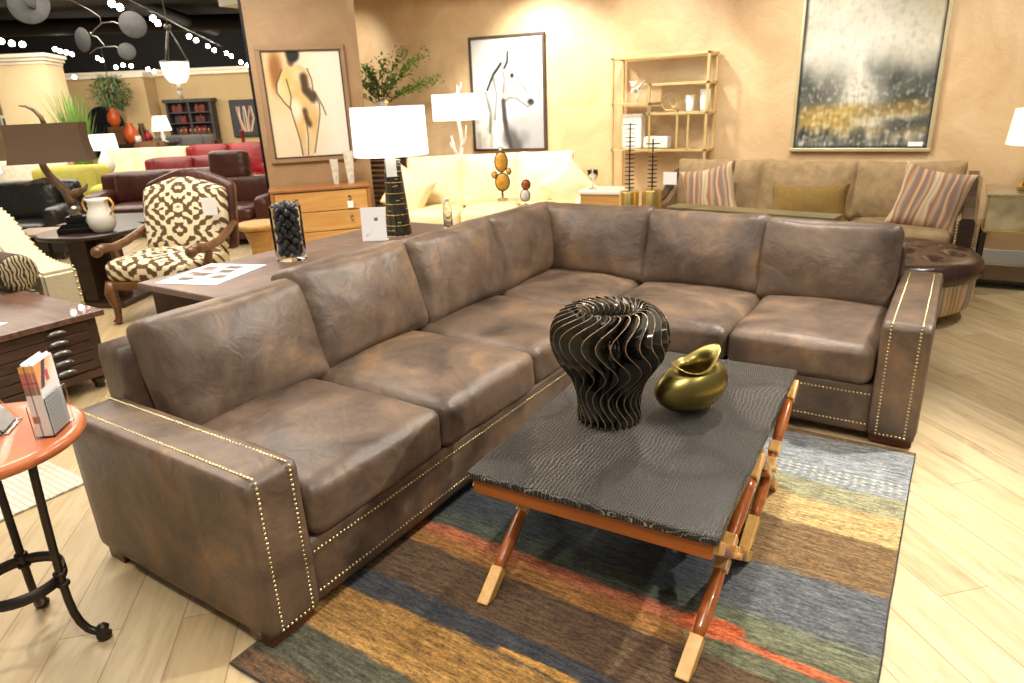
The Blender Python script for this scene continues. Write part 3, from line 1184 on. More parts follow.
def catalog(u, v):
    c = (244, 242, 240)
    for (a, b, w, h, col) in [(.22, .30, .10, .16, (70, 62, 60)), (.44, .36, .12, .18, (96, 84, 84)), (.74, .22, .13, .16, (190, 110, 80)), (.36, .74, .12, .14, (120, 110, 110)), (.62, .62, .12, .16, (92, 86, 90)), (.82, .58, .10, .18, (80, 76, 74)), (.50, .16, .08, .10, (150, 130, 120))]:
        if abs(u - a) < w * .7 and abs(v - b) < h * .75 + .03 * nz2(u, v, 20):
            c = mixc(tuple(q * .7 for q in col), (190, 120, 60), .2 + .4 * nz2(u, v, 40))
    if abs(v - .9) < .02 and .1 < u < .6:
        c = (200, 198, 196)
    return c


ca = thing('catalog_sheet', 'white catalog sheet with small furniture pictures lying flat on the console', 'paper', (-3.44, 2.19, .7605), math.radians(108))
bm = BM()
box(bm, (-.23, -.19, 0), (.23, .19, .0022), 0)
obj('sheet', bm, WHITEPAPER, ca)
painted('printed_page', .458, .378, 90, 50, catalog, ca, (0, 0, .0026), (0, 0, 0), .5, True)

# glass cylinder filled with black stones
gv = thing('glass_cylinder_vase', 'clear glass cylinder filled with glossy black stones on the console', 'vase', tuple(far(-1.30, 4.02, .7603)))
bm = BM()
lathe(bm, [(.075, 0), (.086, .004), (.089, .03), (.092, .30), (.092, .318), (.088, .318), (.084, .03), (.06, .022), (.002, .022)], 40)
obj('glass', bm, glass('thin_glass', (246, 248, 248), .01, 1.06), gv)
rs = random.Random(5)
placed = []
ncopy = None
for lay in range(9):
    z = .047 + lay * .034
    ring_ = [V(0, 0, z + .010)] + [V(.054 * math.cos(q), .054 * math.sin(q), z + rs.uniform(-.003, .003)) for q in [PI / 3 * k + lay * .52 for k in range(6)]]
    placed += ring_
base = far(-1.30, 4.02, .7603)
for i, p in enumerate(placed):
    if ncopy is None:
        bm = BM()
        sphere(bm, (0, 0, 0), (.0268, .023, .0185), 14, 9)
        for v in bm.verts:
            v.co *= 1 + .12 * mnoise.noise(v.co * 70)
        o = obj('pebble', bm, BLACKSTONE)
        tag(o, 'glossy black pebble in the glass cylinder on the console', 'pebble', 'black pebbles in the glass cylinder')
        ncopy = o
    else:
        o = ncopy.copy()
        COL.objects.link(o)
    o.location = base + p
    o.rotation_euler = (rs.uniform(0, 6), rs.uniform(0, 6), rs.uniform(0, 6))


def signprint(u, v):
    c = (250, 250, 250)
    if (abs(u - .62) < .07 and abs(v - .36) < .035) or (abs(u - .66) < .035 and abs(v - .31) < .03) or (abs(u - .58) < .03 and abs(v - .33) < .03):
        c = (90, 92, 96)
    for (a, b, w) in [(.3, .80, .10), (.2, .84, .06), (.42, .72, .03)]:
        if abs(v - b) < .012 and abs(u - a) < w:
            c = (196, 196, 200)
    return c


sg = thing('sign_card', 'small white sign card standing on the console beside the banded lamp', 'sign', tuple(far(-.885, 4.50, .7603)), YAW)
bm = BM()
box(bm, (-.082, -.001, 0), (.082, .004, .222), 0.001, 1, M=Matrix.Rotation(math.radians(-6), 4, 'X'))
box(bm, (-.082, .0, 0), (.082, .07, .004), 0.001, 1)
obj('card', bm, WHITEPAPER, sg)
painted('print', .16, .215, 40, 54, signprint, sg, (0, .0097, .112), (math.radians(-6), 0, 0))

# table lamp with dark horn-banded base
tl = thing('table_lamp', 'table lamp with white drum shade and black tapered base banded in gold on the console', 'lamp', tuple(far(-.755, 4.72, .7603)), YAW)
bm = BM()
lathe(bm, [(.092 - .040 * (k / 14), .504 * k / 14) for k in range(15)], 16)
HORNTILE = mat('dark_horn_tile', (48, 44, 32), 0.22, 0, 0.6, 16, 0, 30, (4, 4, .6), 0.4)
obj('base', bm, HORNTILE, tl)
bm = BM()
for k in range(8):
    z = k * .072
    r = .0935 - .040 * (z / .51)
    lathe(bm, [(r - .004, z - .0018), (r, z - .0018), (r, z + .0018), (r - .004, z + .0018)], 14)
lp = random.Random(3)
for k in range(7):
    for j in range(2):
        a = -PI / 2 + lp.uniform(-1.2, 1.2)
        z = k * .072 + lp.uniform(.02, .055)
        r = .0925 - .040 * (z / .51)
        t = V(-math.sin(a), math.cos(a), 0)
        c = V(r * math.cos(a) * .985, r * math.sin(a) * .985, z)
        tube(bm, [c - t * .012, c + t * .012], .0022, 6)
obj('gold_banding', bm, GOLD, tl)
bm = BM()
tube(bm, [(0, 0, .504), (0, 0, .80)], .006, 8)
lathe(bm, [(.018, .50), (.018, .53), (.01, .545)], 12)
obj('stem', bm, GOLD, tl)
bm = BM()
lathe(bm, [(.248, .535), (.243, .845), (.240, .845), (.245, .535), (.248, .535)], 56, cap=False)
obj('lamp_shade', bm, LITSHADE, tl)
bm = BM()
for q in range(3):
    a = q * 2 * PI / 3
    tube(bm, [(0, 0, .80), (.241 * math.cos(a), .241 * math.sin(a), .835)], .002, 6)
sphere(bm, (0, 0, .875), .012)
tube(bm, [(0, 0, .80), (0, 0, .875)], .003, 6)
obj('finial', bm, GOLD, tl)
bm = BM()
box(bm, (-.035, -.072, .40), (.035, -.070, .53), 0)
obj('price_tag', bm, WHITEPAPER, tl)

# ================================================================== CHEST WITH DRAWERS
ch = thing('drawer_chest', 'low dark rustic wooden chest with five shallow drawers and cup pulls on turned feet', 'chest', (-4.85, 1.42, 0))
bm = BM()
box(bm, (-.53, -.56, .462), (.53, .56, .50), 0.006)
obj('top', bm, CHESTTOP, ch)
bm = BM()
box(bm, (-.49, -.52, .13), (.487, .52, .462), 0.004)
box(bm, (-.505, -.535, .085), (.505, .535, .135), 0.006)
obj('body', bm, RUSTICWOOD, ch)
for k in range(5):
    z0 = .142 + k * .063
    bm = BM()
    box(bm, (.484, -.46, z0), (.497, .46, z0 + .057), 0.003)
    dr = obj('drawer', bm, RUSTICWOOD, ch)
    for y in (-.02, ):
        for yy in (.28, -.26):
            bm = BM()
            # half-bowl cup pull
            rr = bmesh.ops.create_uvsphere(bm, u_segments=16, v_segments=10, radius=1.0)
            bmesh.ops.transform(bm, matrix=Matrix.Translation((.498, yy, z0 + .022)) @ Matrix.Diagonal((.026, .058, .032, 1)), verts=bm.verts[:])
            bmesh.ops.delete(bm, geom=[v for v in bm.verts if v.co.z < z0 + .0215 or v.co.x < .4975], context='VERTS')
            for f in bm.faces:
                f.smooth = True
            obj('cup_pull', bm, SILVER, dr)
for x in (-.44, .44):
    for y in (-.47, .47):
        bm = BM()
        lathe(bm, [(.026, .001), (.034, .012), (.03, .03), (.042, .05), (.042, .066), (.03, .078), (.036, .088)], 18, (x, y, 0))
        obj('leg', bm, DKWOOD, ch)
o = BM()
box(o, (-.20, -.15, 0), (.14, .15, .002))
o = obj('paper_sheet', o, WHITEPAPER, None, (-4.62, 1.36, .5005), (0, 0, .5))
tag(o, 'plain white paper sheet lying on the rustic drawer chest', 'paper')

# pale patterned rug under the seating group beyond
def palerug():
    m, nt, b = _new('pale_patterned_rug')
    v = coords(nt, (1, 1, 1))
    vo = node(nt, 'ShaderNodeTexBrick', i_Scale=9.0)
    vo.inputs['Color1'].default_value = lin(222, 214, 196)
    vo.inputs['Color2'].default_value = lin(206, 198, 180)
    vo.inputs['Mortar'].default_value = lin(184, 176, 158)
    vo.inputs['Mortar Size'].default_value = 0.03
    link(nt, v, vo.inputs['Vector'])
    link(nt, vo.outputs['Color'], b.inputs['Base Color'])
    b.inputs['Roughness'].default_value = .95
    return m


bm = BM()
box(bm, (-4.25, -.9, .001), (-3.22, 1.225, .011), 0.003)
o = obj('pale_rug', bm, [palerug()])
tag(o, 'pale cream woven rug partly under the rustic drawer chest', 'rug')

# ================================================================== IVORY CHAIR WITH BOLSTER
iv = thing('ivory_sofa', 'ivory linen sofa with brass nailhead arm and dark piped seat beyond the drawer chest', 'sofa', (-5.78, 1.75, 0))
bm = BM()
# scooped arm seen from its end: outline in x-z, extruded along y
prof = [(-.80, .10), (-.80, .98), (-.66, .97), (-.50, .90), (-.36, .79), (-.22, .68), (-.08, .62), (.10, .59), (.28, .58), (.32, .56), (.32, .10)]
prism(bm, prof, .39, .64, 'y')
for f in bm.faces:
    f.smooth = False
bmesh.ops.bevel(bm, geom=bm.edges[:], offset=.02, segments=2, affect='EDGES')
arm = obj('arm', bm, IVORY, iv)
path = []
pp = [(-.66, .97), (-.50, .90), (-.36, .79), (-.22, .68), (-.08, .62), (.10, .59), (.28, .585)]
segs = [((a[0], .505, a[1] + .012), (b[0], .505, b[1] + .012), (0, -.5, .86)) for a, b in zip(pp, pp[1:])]
bmn = nails([((a[0], .632, a[1] - .008), (b[0], .632, b[1] - .008), (.3, .2, .93)) for a, b in zip(pp, pp[1:])] + [((.322, .62, .55), (.322, .62, .12), (1, 0, 0))], .045, .013)
obj('nailhead_trim', bmn, BRASSNAIL, arm)
bm = BM()
box(bm, (-.80, -1.4, .10), (.26, .53, .30), 0.02)
obj('base', bm, IVORY, iv)
bm = BM()
box(bm, (-.80, -1.4, .30), (-.55, .53, .98), 0.06, 3)
obj('backrest', bm, IVORY, iv)
bm = BM()
puff(bm, (.86, 1.3, .17), .05, (.01, .01, .03), 12, 4, .004, 4, 0, 0, Matrix.Translation((-.13, -.27, .385)))
sc = obj('seat_cushion', bm, IVORY, iv)
bm = BM()
tube(bm, [(.30, -.90, .455), (.30, .36, .455), (-.5, .37, .458)], .006, 6)
obj('piping', bm, PIPING, sc)
for x, y in [(.2, .56), (-.7, .56), (.2, -1.3), (-.7, -1.3)]:
    bm = BM()
    box(bm, (x - .03, y - .03, .001), (x + .03, y + .03, .105), .004)
    obj('leg', bm, DKWOOD, iv)


def zebra():
    m, nt, b = _new('zebra_weave')
    v = coords(nt, (1, 1, 1))
    w = node(nt, 'ShaderNodeTexWave', i_Scale=13.0, i_Distortion=7.0, i_Detail=2.0)
    w.inputs['Detail Scale'].default_value = 1.2
    link(nt, v, w.inputs['Vector'])
    r = ramp(nt, [(0.42, lin(58, 46, 38)), (0.5, lin(188, 174, 140))], w.outputs['Fac'])
    link(nt, r.outputs['Color'], b.inputs['Base Color'])
    b.inputs['Roughness'].default_value = .85
    return m


bo = thing('bolster_pillow', 'dark brown bolster pillow with zebra striped round end on the ivory sofa', 'pillow', (-5.45, 2.0, .612), math.radians(-88))
bm = BM()
M_ = Matrix.Rotation(PI / 2, 4, 'X')
lathe(bm, [(.09, -.02), (.130, -.008), (.132, .02), (.132, .42), (.12, .44)], 32)
bmesh.ops.transform(bm, matrix=M_, verts=bm.verts[:])
obj('roll', bm, BROWNFAB, bo)
bm = BM()
lathe(bm, [(.126, .0), (.120, .010), (.09, .018), (.04, .022), (.001, .023)], 32)
bmesh.ops.transform(bm, matrix=Matrix.Translation((0, .018, 0)) @ Matrix.Rotation(-PI / 2, 4, 'X'), verts=bm.verts[:])
obj('end_panel', bm, zebra(), bo)

# ================================================================== ROUND DARK TABLE, ANTLER LAMP, PITCHER
rt_ = thing('round_end_table', 'round dark wooden table on a slab pedestal carrying the antler lamp', 'table', tuple(far(-3.76, 6.15)))
bm = BM()
lathe(bm, [(.40, .630), (.425, .638), (.43, .652), (.425, .667), (.41, .670)], 48)
obj('table_top', bm, DKWOOD, rt_)
bm = BM()
box(bm, (-.22, -.06, .05), (.22, .06, .635), 0.006, M=Matrix.Rotation(.5, 4, 'Z'))
box(bm, (-.06, -.20, .05), (.06, .20, .635), 0.006, M=Matrix.Rotation(.5, 4, 'Z'))
obj('pedestal', bm, DKWOOD, rt_)
bm = BM()
box(bm, (-.33, -.26, .001), (.33, .26, .05), 0.008, M=Matrix.Rotation(.5, 4, 'Z'))
obj('plinth', bm, DKWOOD, rt_)

td = thing('low_dark_table', 'dark rectangular table just behind the round dark table', 'table', tuple(far(-3.98, 7.2, 0)), YAW)
bm = BM()
box(bm, (-.55, -.35, .58), (.55, .35, .62), .006)
obj('table_top', bm, DKWOOD, td)
for x in (-.48, .48):
    for y in (-.28, .28):
        bm = BM()
        box(bm, (x - .035, y - .035, .001), (x + .035, y + .035, .58), .004)
        obj('leg', bm, DKWOOD, td)
tb = thing('slim_metal_table', 'slim side table with tan plank top and thin black metal legs beside the ivory sofa', 'table', tuple(far(-4.46, 6.5)), YAW)
bm = BM()
box(bm, (-.24, -.22, .60), (.22, .22, .625), .004)
obj('table_top', bm, TANWOOD, tb)
for x in (-.21, .19):
    for y in (-.19, .19):
        bm = BM()
        box(bm, (x - .011, y - .011, .001), (x + .011, y + .011, .60), .002)
        obj('leg', bm, BLACKMETAL, tb)

ap = far(-3.79, 6.04, .6705)
al = thing('antler_lamp', 'table lamp with antler stem, taupe rectangular shade and black stepped base on the round table', 'lamp', tuple(ap), math.radians(52))
bm = BM()
box(bm, (-.15, -.10, 0), (.15, .10, .045), .006)
prism(bm, [(-.145, .045), (.145, .045), (.095, .085), (-.095, .085)], -.09, .09)
box(bm, (-.075, -.06, .085), (.075, .06, .14), .006)
obj('base', bm, BLACKMETAL, al)
bm = BM()
lathe(bm, [(.045, .14), (.055, .155), (.04, .17), (.058, .19), (.055, .215), (.032, .23), (.03, .25)], 20)
obj('collar', bm, SILVER, al)
bm = BM()
tube(bm, [(.0, 0, .24), (-.01, 0, .30), (-.035, 0, .37), (-.075, 0, .43), (-.12, 0, .50), (-.145, 0, .57), (-.15, 0, .63)], [.042, .044, .04, .034, .031, .03, .028], 12)
tube(bm, [(-.01, 0, .31), (.06, -.02, .345), (.125, -.03, .365), (.155, -.03, .41)], [.036, .032, .022, .007], 10)
tube(bm, [(-.09, 0, .445), (-.17, .02, .465), (-.25, .03, .455), (-.33, .03, .425)], [.024, .02, .015, .005], 10)
tube(bm, [(-.15, 0, .63), (-.10, 0, .92)], .012, 8)
obj('antler_stem', bm, HORN, al)
bm = BM()
tube(bm, [(-.06, 0, .91), (-.07, 0, .97), (-.11, 0, 1.03), (-.16, 0, 1.06), (-.21, 0, 1.065)], [.020, .019, .015, .010, .003], 10)
obj('finial', bm, HORN, al)
# tapered rectangular shade with pinched-in sides
bm = BM()
NSH = 10
ringsS = []
for i in range(NSH + 1):
    f = i / NSH
    z = .605 + .315 * f
    hx, hy = .30 - .02 * f - .016 * math.sin(PI * f), .17 - .02 * f - .012 * math.sin(PI * f)
    ringsS.append([bm.verts.new((x - .06, y, z)) for x, y in ((-hx, -hy), (hx, -hy), (hx, hy), (-hx, hy))])
for a, b in zip(ringsS, ringsS[1:]):
    for k in range(4):
        bm.faces.new((a[k], a[(k + 1) % 4], b[(k + 1) % 4], b[k]))
bmesh.ops.solidify(bm, geom=bm.faces[:], thickness=.006)
obj('lamp_shade', bm, SHADEBROWN, al)

jp = far(-3.545, 5.99, .6705)
jg = thing('glass_pitcher', 'milky glass pitcher with amber handles on the round dark table', 'pitcher', tuple(jp), math.radians(20))
jg.scale = (.88, .88, .95)
bm = BM()
lathe(bm, [(.07, 0), (.085, .004), (.118, .05), (.13, .11), (.12, .17), (.092, .22), (.09, .27), (.105, .30), (.10, .302), (.084, .27), (.086, .22), (.11, .17), (.12, .11), (.108, .05), (.02, .02)], 32)
obj('glass_body', bm, mat('milky_glass', (226, 224, 212), .12, 0, .08, 8, 0, 1, (1, 1, 1), .5), jg)
for sx in (-1, 1):
    bm = BM()
    tube(bm, [(sx * .10, 0, .28), (sx * .15, 0, .30), (sx * .18, 0, .26), (sx * .165, 0, .20), (sx * .125, 0, .165)], .011, 8)
    obj('handle', bm, mat('amber_glass', (214, 160, 78), .15, 0, .2), jg)

# ================================================================== IKAT ARMCHAIR
def ikat():
    m, nt, b = _new('ikat_weave')
    t = nt.nodes.new('ShaderNodeTexCoord')
    sep = nt.nodes.new('ShaderNodeSeparateXYZ')
    link(nt, t.outputs['Object'], sep.inputs[0])
    ab = node(nt, 'ShaderNodeMath', operation='ABSOLUTE')
    link(nt, sep.outputs['X'], ab.inputs[0])
    yz = node(nt, 'ShaderNodeMath', operation='ADD')
    link(nt, sep.outputs['Z'], yz.inputs[0])
    link(nt, sep.outputs['Y'], yz.inputs[1])
    cb = nt.nodes.new('ShaderNodeCombineXYZ')
    link(nt, ab.outputs[0], cb.inputs['X'])
    link(nt, yz.outputs[0], cb.inputs['Y'])
    n = node(nt, 'ShaderNodeTexNoise', i_Scale=9.0, i_Detail=1.5, i_Distortion=2.2)
    link(nt, cb.outputs['Vector'], n.inputs['Vector'])
    def M(op, a, b_=None):
        q = node(nt, 'ShaderNodeMath', operation=op)
        for i, x in enumerate((a, b_)):
            if isinstance(x, (int, float)):
                q.inputs[i].default_value = x
            elif x is not None:
                link(nt, x, q.inputs[i])
        return q.outputs[0]
    zz = M('ABSOLUTE', M('SUBTRACT', M('FRACT', M('MULTIPLY', yz.outputs[0], 2.3)), .5))
    zz = M('MULTIPLY', zz, 1 / 2.3)
    dd = M('ADD', M('MULTIPLY', ab.outputs[0], 1.1), zz)
    dd = M('ADD', dd, M('MULTIPLY', M('SUBTRACT', n.outputs['Fac'], .5), .075))
    ri = M('SINE', M('MULTIPLY', dd, 62.0))
    ch_ = M('MULTIPLY', M('SINE', M('MULTIPLY', ab.outputs[0], 52.0)), M('SINE', M('MULTIPLY', zz, 58.0)))
    mx2 = M('ADD', M('MULTIPLY', ri, .24), M('MULTIPLY', ch_, .42))
    mx2 = M('ADD', mx2, M('MULTIPLY', M('SUBTRACT', n.outputs['Fac'], .5), 1.0))
    fin_ = M('ADD', M('MULTIPLY', mx2, .5), .5)
    r = ramp(nt, [(0.475, lin(98, 74, 42)), (0.505, lin(234, 222, 190))], fin_)
    link(nt, r.outputs['Color'], b.inputs['Base Color'])
    b.inputs['Roughness'].default_value = .85
    return m


IKAT = ikat()
IK_A = math.radians(22)
ik = thing('ikat_armchair', 'carved wood armchair upholstered in brown and cream ikat fabric', 'armchair', (-5.47, 3.13, 0), IK_A)
bm = BM()
puff(bm, (.74, .66, .17), .06, (.01, .01, .035), 14, 3, .004, 4, 0, 0, Matrix.Translation((0, -.02, .44)))
obj('seat', bm, IKAT, ik)
# padded back with a camel-back top
bm = BM()
puff(bm, (.77, .13, .54), .055, (.01, .04, .0), 16, 5, .003, 4)
for v in bm.verts:
    v.co.z += .09 * math.cos(min(1, abs(v.co.x) / .36) * PI / 2) ** 1.3 * sst(-.05, .33, v.co.z)
bmesh.ops.transform(bm, matrix=Matrix.Translation((0, .30, .765)) @ Matrix.Rotation(math.radians(-12), 4, 'X'), verts=bm.verts[:])
obj('backrest', bm, IKAT, ik)
bm = BM()
puff(bm, (.86, .10, .58), .045, (.0, .0, .0), 14, 6, .002, 4)
for v in bm.verts:
    v.co.z += .12 * math.cos(min(1, abs(v.co.x) / .42) * PI / 2) ** 1.3 * sst(-.05, .33, v.co.z)
bmesh.ops.transform(bm, matrix=Matrix.Translation((0, .385, .775)) @ Matrix.Rotation(math.radians(-12), 4, 'X'), verts=bm.verts[:])
obj('leather_back', bm, DKLEATHER, ik)
for sx in (-1, 1):
    bm = BM()
    tube(bm, [(sx * .41, .36, .72), (sx * .425, .22, .665), (sx * .44, .06, .615), (sx * .435, -.10, .595), (sx * .43, -.22, .61), (sx * .425, -.29, .605)], [.028, .032, .034, .036, .042, .038], 10)
    sphere(bm, (sx * .425, -.30, .595), (.05, .04, .045), 12, 8)
    tube(bm, [(sx * .43, -.16, .60), (sx * .44, -.10, .56), (sx * .41, -.12, .44), (sx * .39, -.16, .36)], [.03, .032, .034, .036], 10)
    obj('armrest', bm, CHAIRWOOD, ik)
    bm = BM()
    tube(bm, [(sx * .34, -.31, .35), (sx * .36, -.33, .26), (sx * .35, -.31, .14), (sx * .35, -.32, .05), (sx * .355, -.34, .012)], [.052, .05, .032, .026, .036], 10)
    obj('leg', bm, CHAIRWOOD, ik)
    bm = BM()
    tube(bm, [(sx * .34, .32, .36), (sx * .34, .33, .2), (sx * .35, .40, .012)], [.036, .03, .024], 10)
    obj('leg', bm, CHAIRWOOD, ik)
bm = BM()
box(bm, (-.37, -.35, .29), (.37, .33, .365), .02, 3)
obj('seat_rail', bm, CHAIRWOOD, ik)
bm = BM()
box(bm, (.27, .160, .81), (.405, .163, .955), .0)
obj('price_tag', bm, WHITEPAPER, ik)

# small tan drum table beside the ikat chair
dt = thing('tan_drum_table', 'small round tan wood table between the ikat chair and honey dresser', 'table', tuple(far(-2.50, 6.9, 0)))
bm = BM()
lathe(bm, [(.22, .50), (.235, .51), (.235, .545), (.225, .555)], 36)
obj('table_top', bm, HONEYWOOD, dt)
bm = BM()
lathe(bm, [(.17, .001), (.18, .02), (.13, .12), (.12, .3), (.16, .46), (.19, .50)], 28)
obj('pedestal', bm, HONEYWOOD, dt)

# ================================================================== FIGURE PAINTING ON THE PIER
def pier(s, z, off=0.0):
    """a point on the pier face: s along it from its left corner, off in front"""
    p = P0 + V(pc, ps, 0) * s - back * off
    return (p.x, p.y, z)


def figure_paint(u, v):
    n = nz2(u, v, 3, 1) * .5 + nz2(u, v, 9, 4) * .3
    c = mixc((238, 222, 190), (250, 244, 230), sst(.25, .95, u + .25 * n))
    c = mixc(c, (226, 178, 110), max(0, .75 - 1.9 * math.hypot((u - .12) * 1.0, (v - .22) * .8)) + .15 * n)
    c = mixc(c, (150, 96, 52), sst(.13, .02, math.hypot((u - .17) * 1.1, (v - .2) * .5) + .05 * n) * .8)
    body = [(.36, .12), (.45, .13), (.55, .17), (.60, .25), (.58, .34), (.55, .42), (.63, .52), (.64, .60), (.60, .70), (.58, .82), (.50, .99), (.44, .99), (.47, .82), (.45, .66), (.41, .99), (.34, .97), (.34, .80), (.30, .64), (.28, .52), (.30, .42), (.22, .48), (.14, .38), (.17, .26), (.24, .17)]
    if inside((u, v), body):
        c = mixc((240, 220, 180), (214, 172, 96), sst(-.2, .5, n) * .7)
        c = mixc(c, (206, 184, 96), .5 * sst(.22, .0, abs(u - .27)) * sst(.5, .2, v))
        c = mixc(c, (250, 244, 226), .8 * sst(.13, .04, math.hypot(u - .34, (v - .54) * .8)))
        c = mixc(c, (206, 164, 140), .6 * sst(.75, .95, v) * sst(.45, .3, u))
        c = mixc(c, (226, 190, 130), .7 * sst(.12, .02, math.hypot(u - .56, (v - .62) * .5)))
    c = mixc(c, (70, 52, 40), .85 * sst(.075, .02, polyd((u, v), [(.50, .25), (.50, .36), (.58, .43)]) + .03 * n))
    c = mixc(c, (86, 62, 44), .85 * sst(.06, .015, polyd((u, v), [(.46, .56), (.47, .62), (.50, .68)]) + .03 * n))
    for ln in ([(.24, .17), (.15, .30), (.14, .38), (.22, .48), (.29, .54)], [(.28, .26), (.31, .42), (.28, .52), (.31, .66), (.35, .84), (.36, .98)], [(.56, .17), (.60, .27), (.60, .38), (.66, .50), (.65, .60), (.58, .80), (.52, .96)], [(.46, .62), (.46, .80), (.43, .98)], [(.62, .38), (.70, .52), (.73, .60)]):
        c = mixc(c, (74, 56, 44), .75 * sst(.012, .003, polyd((u, v), ln)))
    c = mixc(c, (44, 40, 44), .95 * sst(.11, .06, math.hypot((u - .40) * 1.0, (v - .035) * 1.2) + .03 * n))
    c = mixc(c, (60, 50, 48), .7 * sst(.06, .02, math.hypot(u - .36, (v - .10)) + .02 * n))
    return c


FR_ = .055
fp = thing('figure_painting', 'framed loose painting of a standing figure seen from behind on the tan pier', 'painting', pier(.535, 1.665, .003), PIER_A)
W_, H_ = .84, 1.13
bm = BM()
for lo, hi in [((-W_ / 2 - .055, -.035, -H_ / 2 - .055), (W_ / 2 + .055, 0, -H_ / 2)), ((-W_ / 2 - .055, -.035, H_ / 2), (W_ / 2 + .055, 0, H_ / 2 + .055)),
               ((-W_ / 2 - .055, -.035, -H_ / 2 - .0), (-W_ / 2, 0, H_ / 2)), ((W_ / 2, -.035, -H_ / 2), (W_ / 2 + .055, 0, H_ / 2))]:
    box(bm, lo, hi, .008)
obj('frame', bm, mat('taupe_frame', (156, 124, 92), .5, 0, .08), fp)
bm = BM()
for lo, hi in [((-W_ / 2 - .004, -.040, -H_ / 2 - .004), (W_ / 2 + .004, -.02, -H_ / 2 + .010)), ((-W_ / 2 - .004, -.040, H_ / 2 - .010), (W_ / 2 + .004, -.02, H_ / 2 + .004)),
               ((-W_ / 2 - .004, -.040, -H_ / 2), (-W_ / 2 + .010, -.02, H_ / 2)), ((W_ / 2 - .010, -.040, -H_ / 2), (W_ / 2 + .004, -.02, H_ / 2))]:
    box(bm, lo, hi, .002)
obj('inner_fillet', bm, mat('dark_fillet', (72, 54, 44), .5), fp)
painted('canvas', W_, H_, 130, 170, figure_paint, fp, (0, -.022, 0), tone=22)

# ================================================================== HONEY DRESSER WITH TWO VASES
dp = pier(.545, 0, .30)
dr = thing('honey_dresser', 'honey oak dresser with three wide drawers standing against the tan pier', 'dresser', dp, PIER_A)
bm = BM()
box(bm, (-.545, -.27, .77), (.545, .27, .80), .005)
for x in (-.535, .495):
    box(bm, (x, -.26, .05), (x + .04, .26, .77), .004)
box(bm, (-.51, -.235, .10), (.51, .25, .77), .003)
obj('case', bm, HONEYFRAME, dr)
for k, (z0, z1) in enumerate([(.545, .755), (.325, .535), (.11, .315)]):
    bm = BM()
    box(bm, (-.492, -.255, z0), (.492, -.232, z1), .004)
    d_ = obj('drawer', bm, HONEYWOOD, dr)
    for x in (-.27, .30):
        bm = BM()
        box(bm, (x - .015, -.262, (z0 + z1) / 2 + .0), (x + .015, -.254, (z0 + z1) / 2 + .05), .003)
        lathe(bm, [(.012, -.02), (.016, -.012), (.012, 0)], 10, (x, -.268, (z0 + z1) / 2 + .02))
        obj('pull', bm, SILVER, d_)
bm = BM()
box(bm, (.268, -.275, .56), (.332, -.272, .635), 0)
obj('price_tag', bm, WHITEPAPER, dr)
for x in (-.525, .485):
    for y in (-.24, .20):
        bm = BM()
        box(bm, (x, y, .001), (x + .04, y + .04, .055), .003)
        obj('leg', bm, HONEYFRAME, dr)
for (s, h, w, lab) in [(.735, .27, .060, 'shorter mottled grey stone vase on the honey dresser'), (.90, .35, .072, 'taller mottled stone vase on the honey dresser')]:
    vz = BM()
    n = 10
    pr = [(w * .62 + w * .42 * (i / n), h * i / n) for i in range(n + 1)]
    lathe(vz, pr + [(w * .94, h), (w * .85, h * .93)], 4, (0, 0, 0))
    for f in vz.faces:
        f.smooth = False
    px_, py_, _ = pier(s, 0, .28)
    tag(obj('stone_vase', vz, STONE, None, (px_, py_, .8005), (0, 0, PIER_A + PI / 4)), lab, 'vase')

# ================================================================== LOUVRED SCREEN, BRANCHES, BRANCH LAMP
LA = math.radians(25)
lv = thing('louvred_screen', 'dark louvred wooden screen standing between the pier and the cream sofa', 'screen', (-5.98, 6.24, 0), LA)
bm = BM()
box(bm, (-.36, -.02, .03), (-.30, .02, 1.06), .004)
box(bm, (.30, -.02, .03), (.36, .02, 1.06), .004)
box(bm, (-.36, -.02, 1.0), (.36, .02, 1.06), .004)
box(bm, (-.36, -.02, .001), (.36, .02, .10), .004)
obj('frame', bm, DKWOOD, lv)
bm = BM()
for k in range(15):
    z = .13 + k * .06
    box(bm, (-.31, -.018, z - .006), (.31, .018, z + .006), 0, M=Matrix.Translation((0, 0, z)) @ Matrix.Rotation(.6, 4, 'X') @ Matrix.Translation((0, 0, -z)))
obj('slats', bm, DKWOOD, lv)

pd = thing('display_pedestal', 'plain tall pedestal carrying the branch vase behind the dark louvred screen', 'pedestal', (-6.24, 6.68, 0), LA)
bm = BM()
box(bm, (-.18, -.14, .001), (.18, .18, 1.23), .006)
obj('body', bm, PIERMAT, pd)
vb = V(-6.24, 6.68, 1.2305)
vz = thing('branch_vase', 'white ceramic vase holding tall green leafy branches beside the pier', 'vase', tuple(vb))
bm = BM()
lathe(bm, [(.07, 0), (.11, .05), (.13, .15), (.12, .28), (.085, .38), (.075, .42), (.085, .44), (.075, .438), (.066, .42), (.07, .36), (.02, .1)], 28)
obj('body', bm, WHITECERAMIC, vz)
rl = random.Random(11)
br_ = thing('leafy_branches', 'green leafy branches spreading from the white vase beside the pier', 'plant', tuple(vb))
bm_l, bm_t, bm_d = BM(), BM(), BM()


def leaf(bm, p, d, L, w):
    d = d.normalized()
    s = d.cross(V(0, 0, 1))
    s = s.normalized() if s.length > .01 else V(1, 0, 0)
    s = (s + V(rl.uniform(-.6, .6), rl.uniform(-.6, .6), rl.uniform(-.6, .6))).normalized()
    q = [p, p + d * L * .5 + s * w, p + d * L, p + d * L * .5 - s * w]
    bm.faces.new([bm.verts.new(x) for x in q])


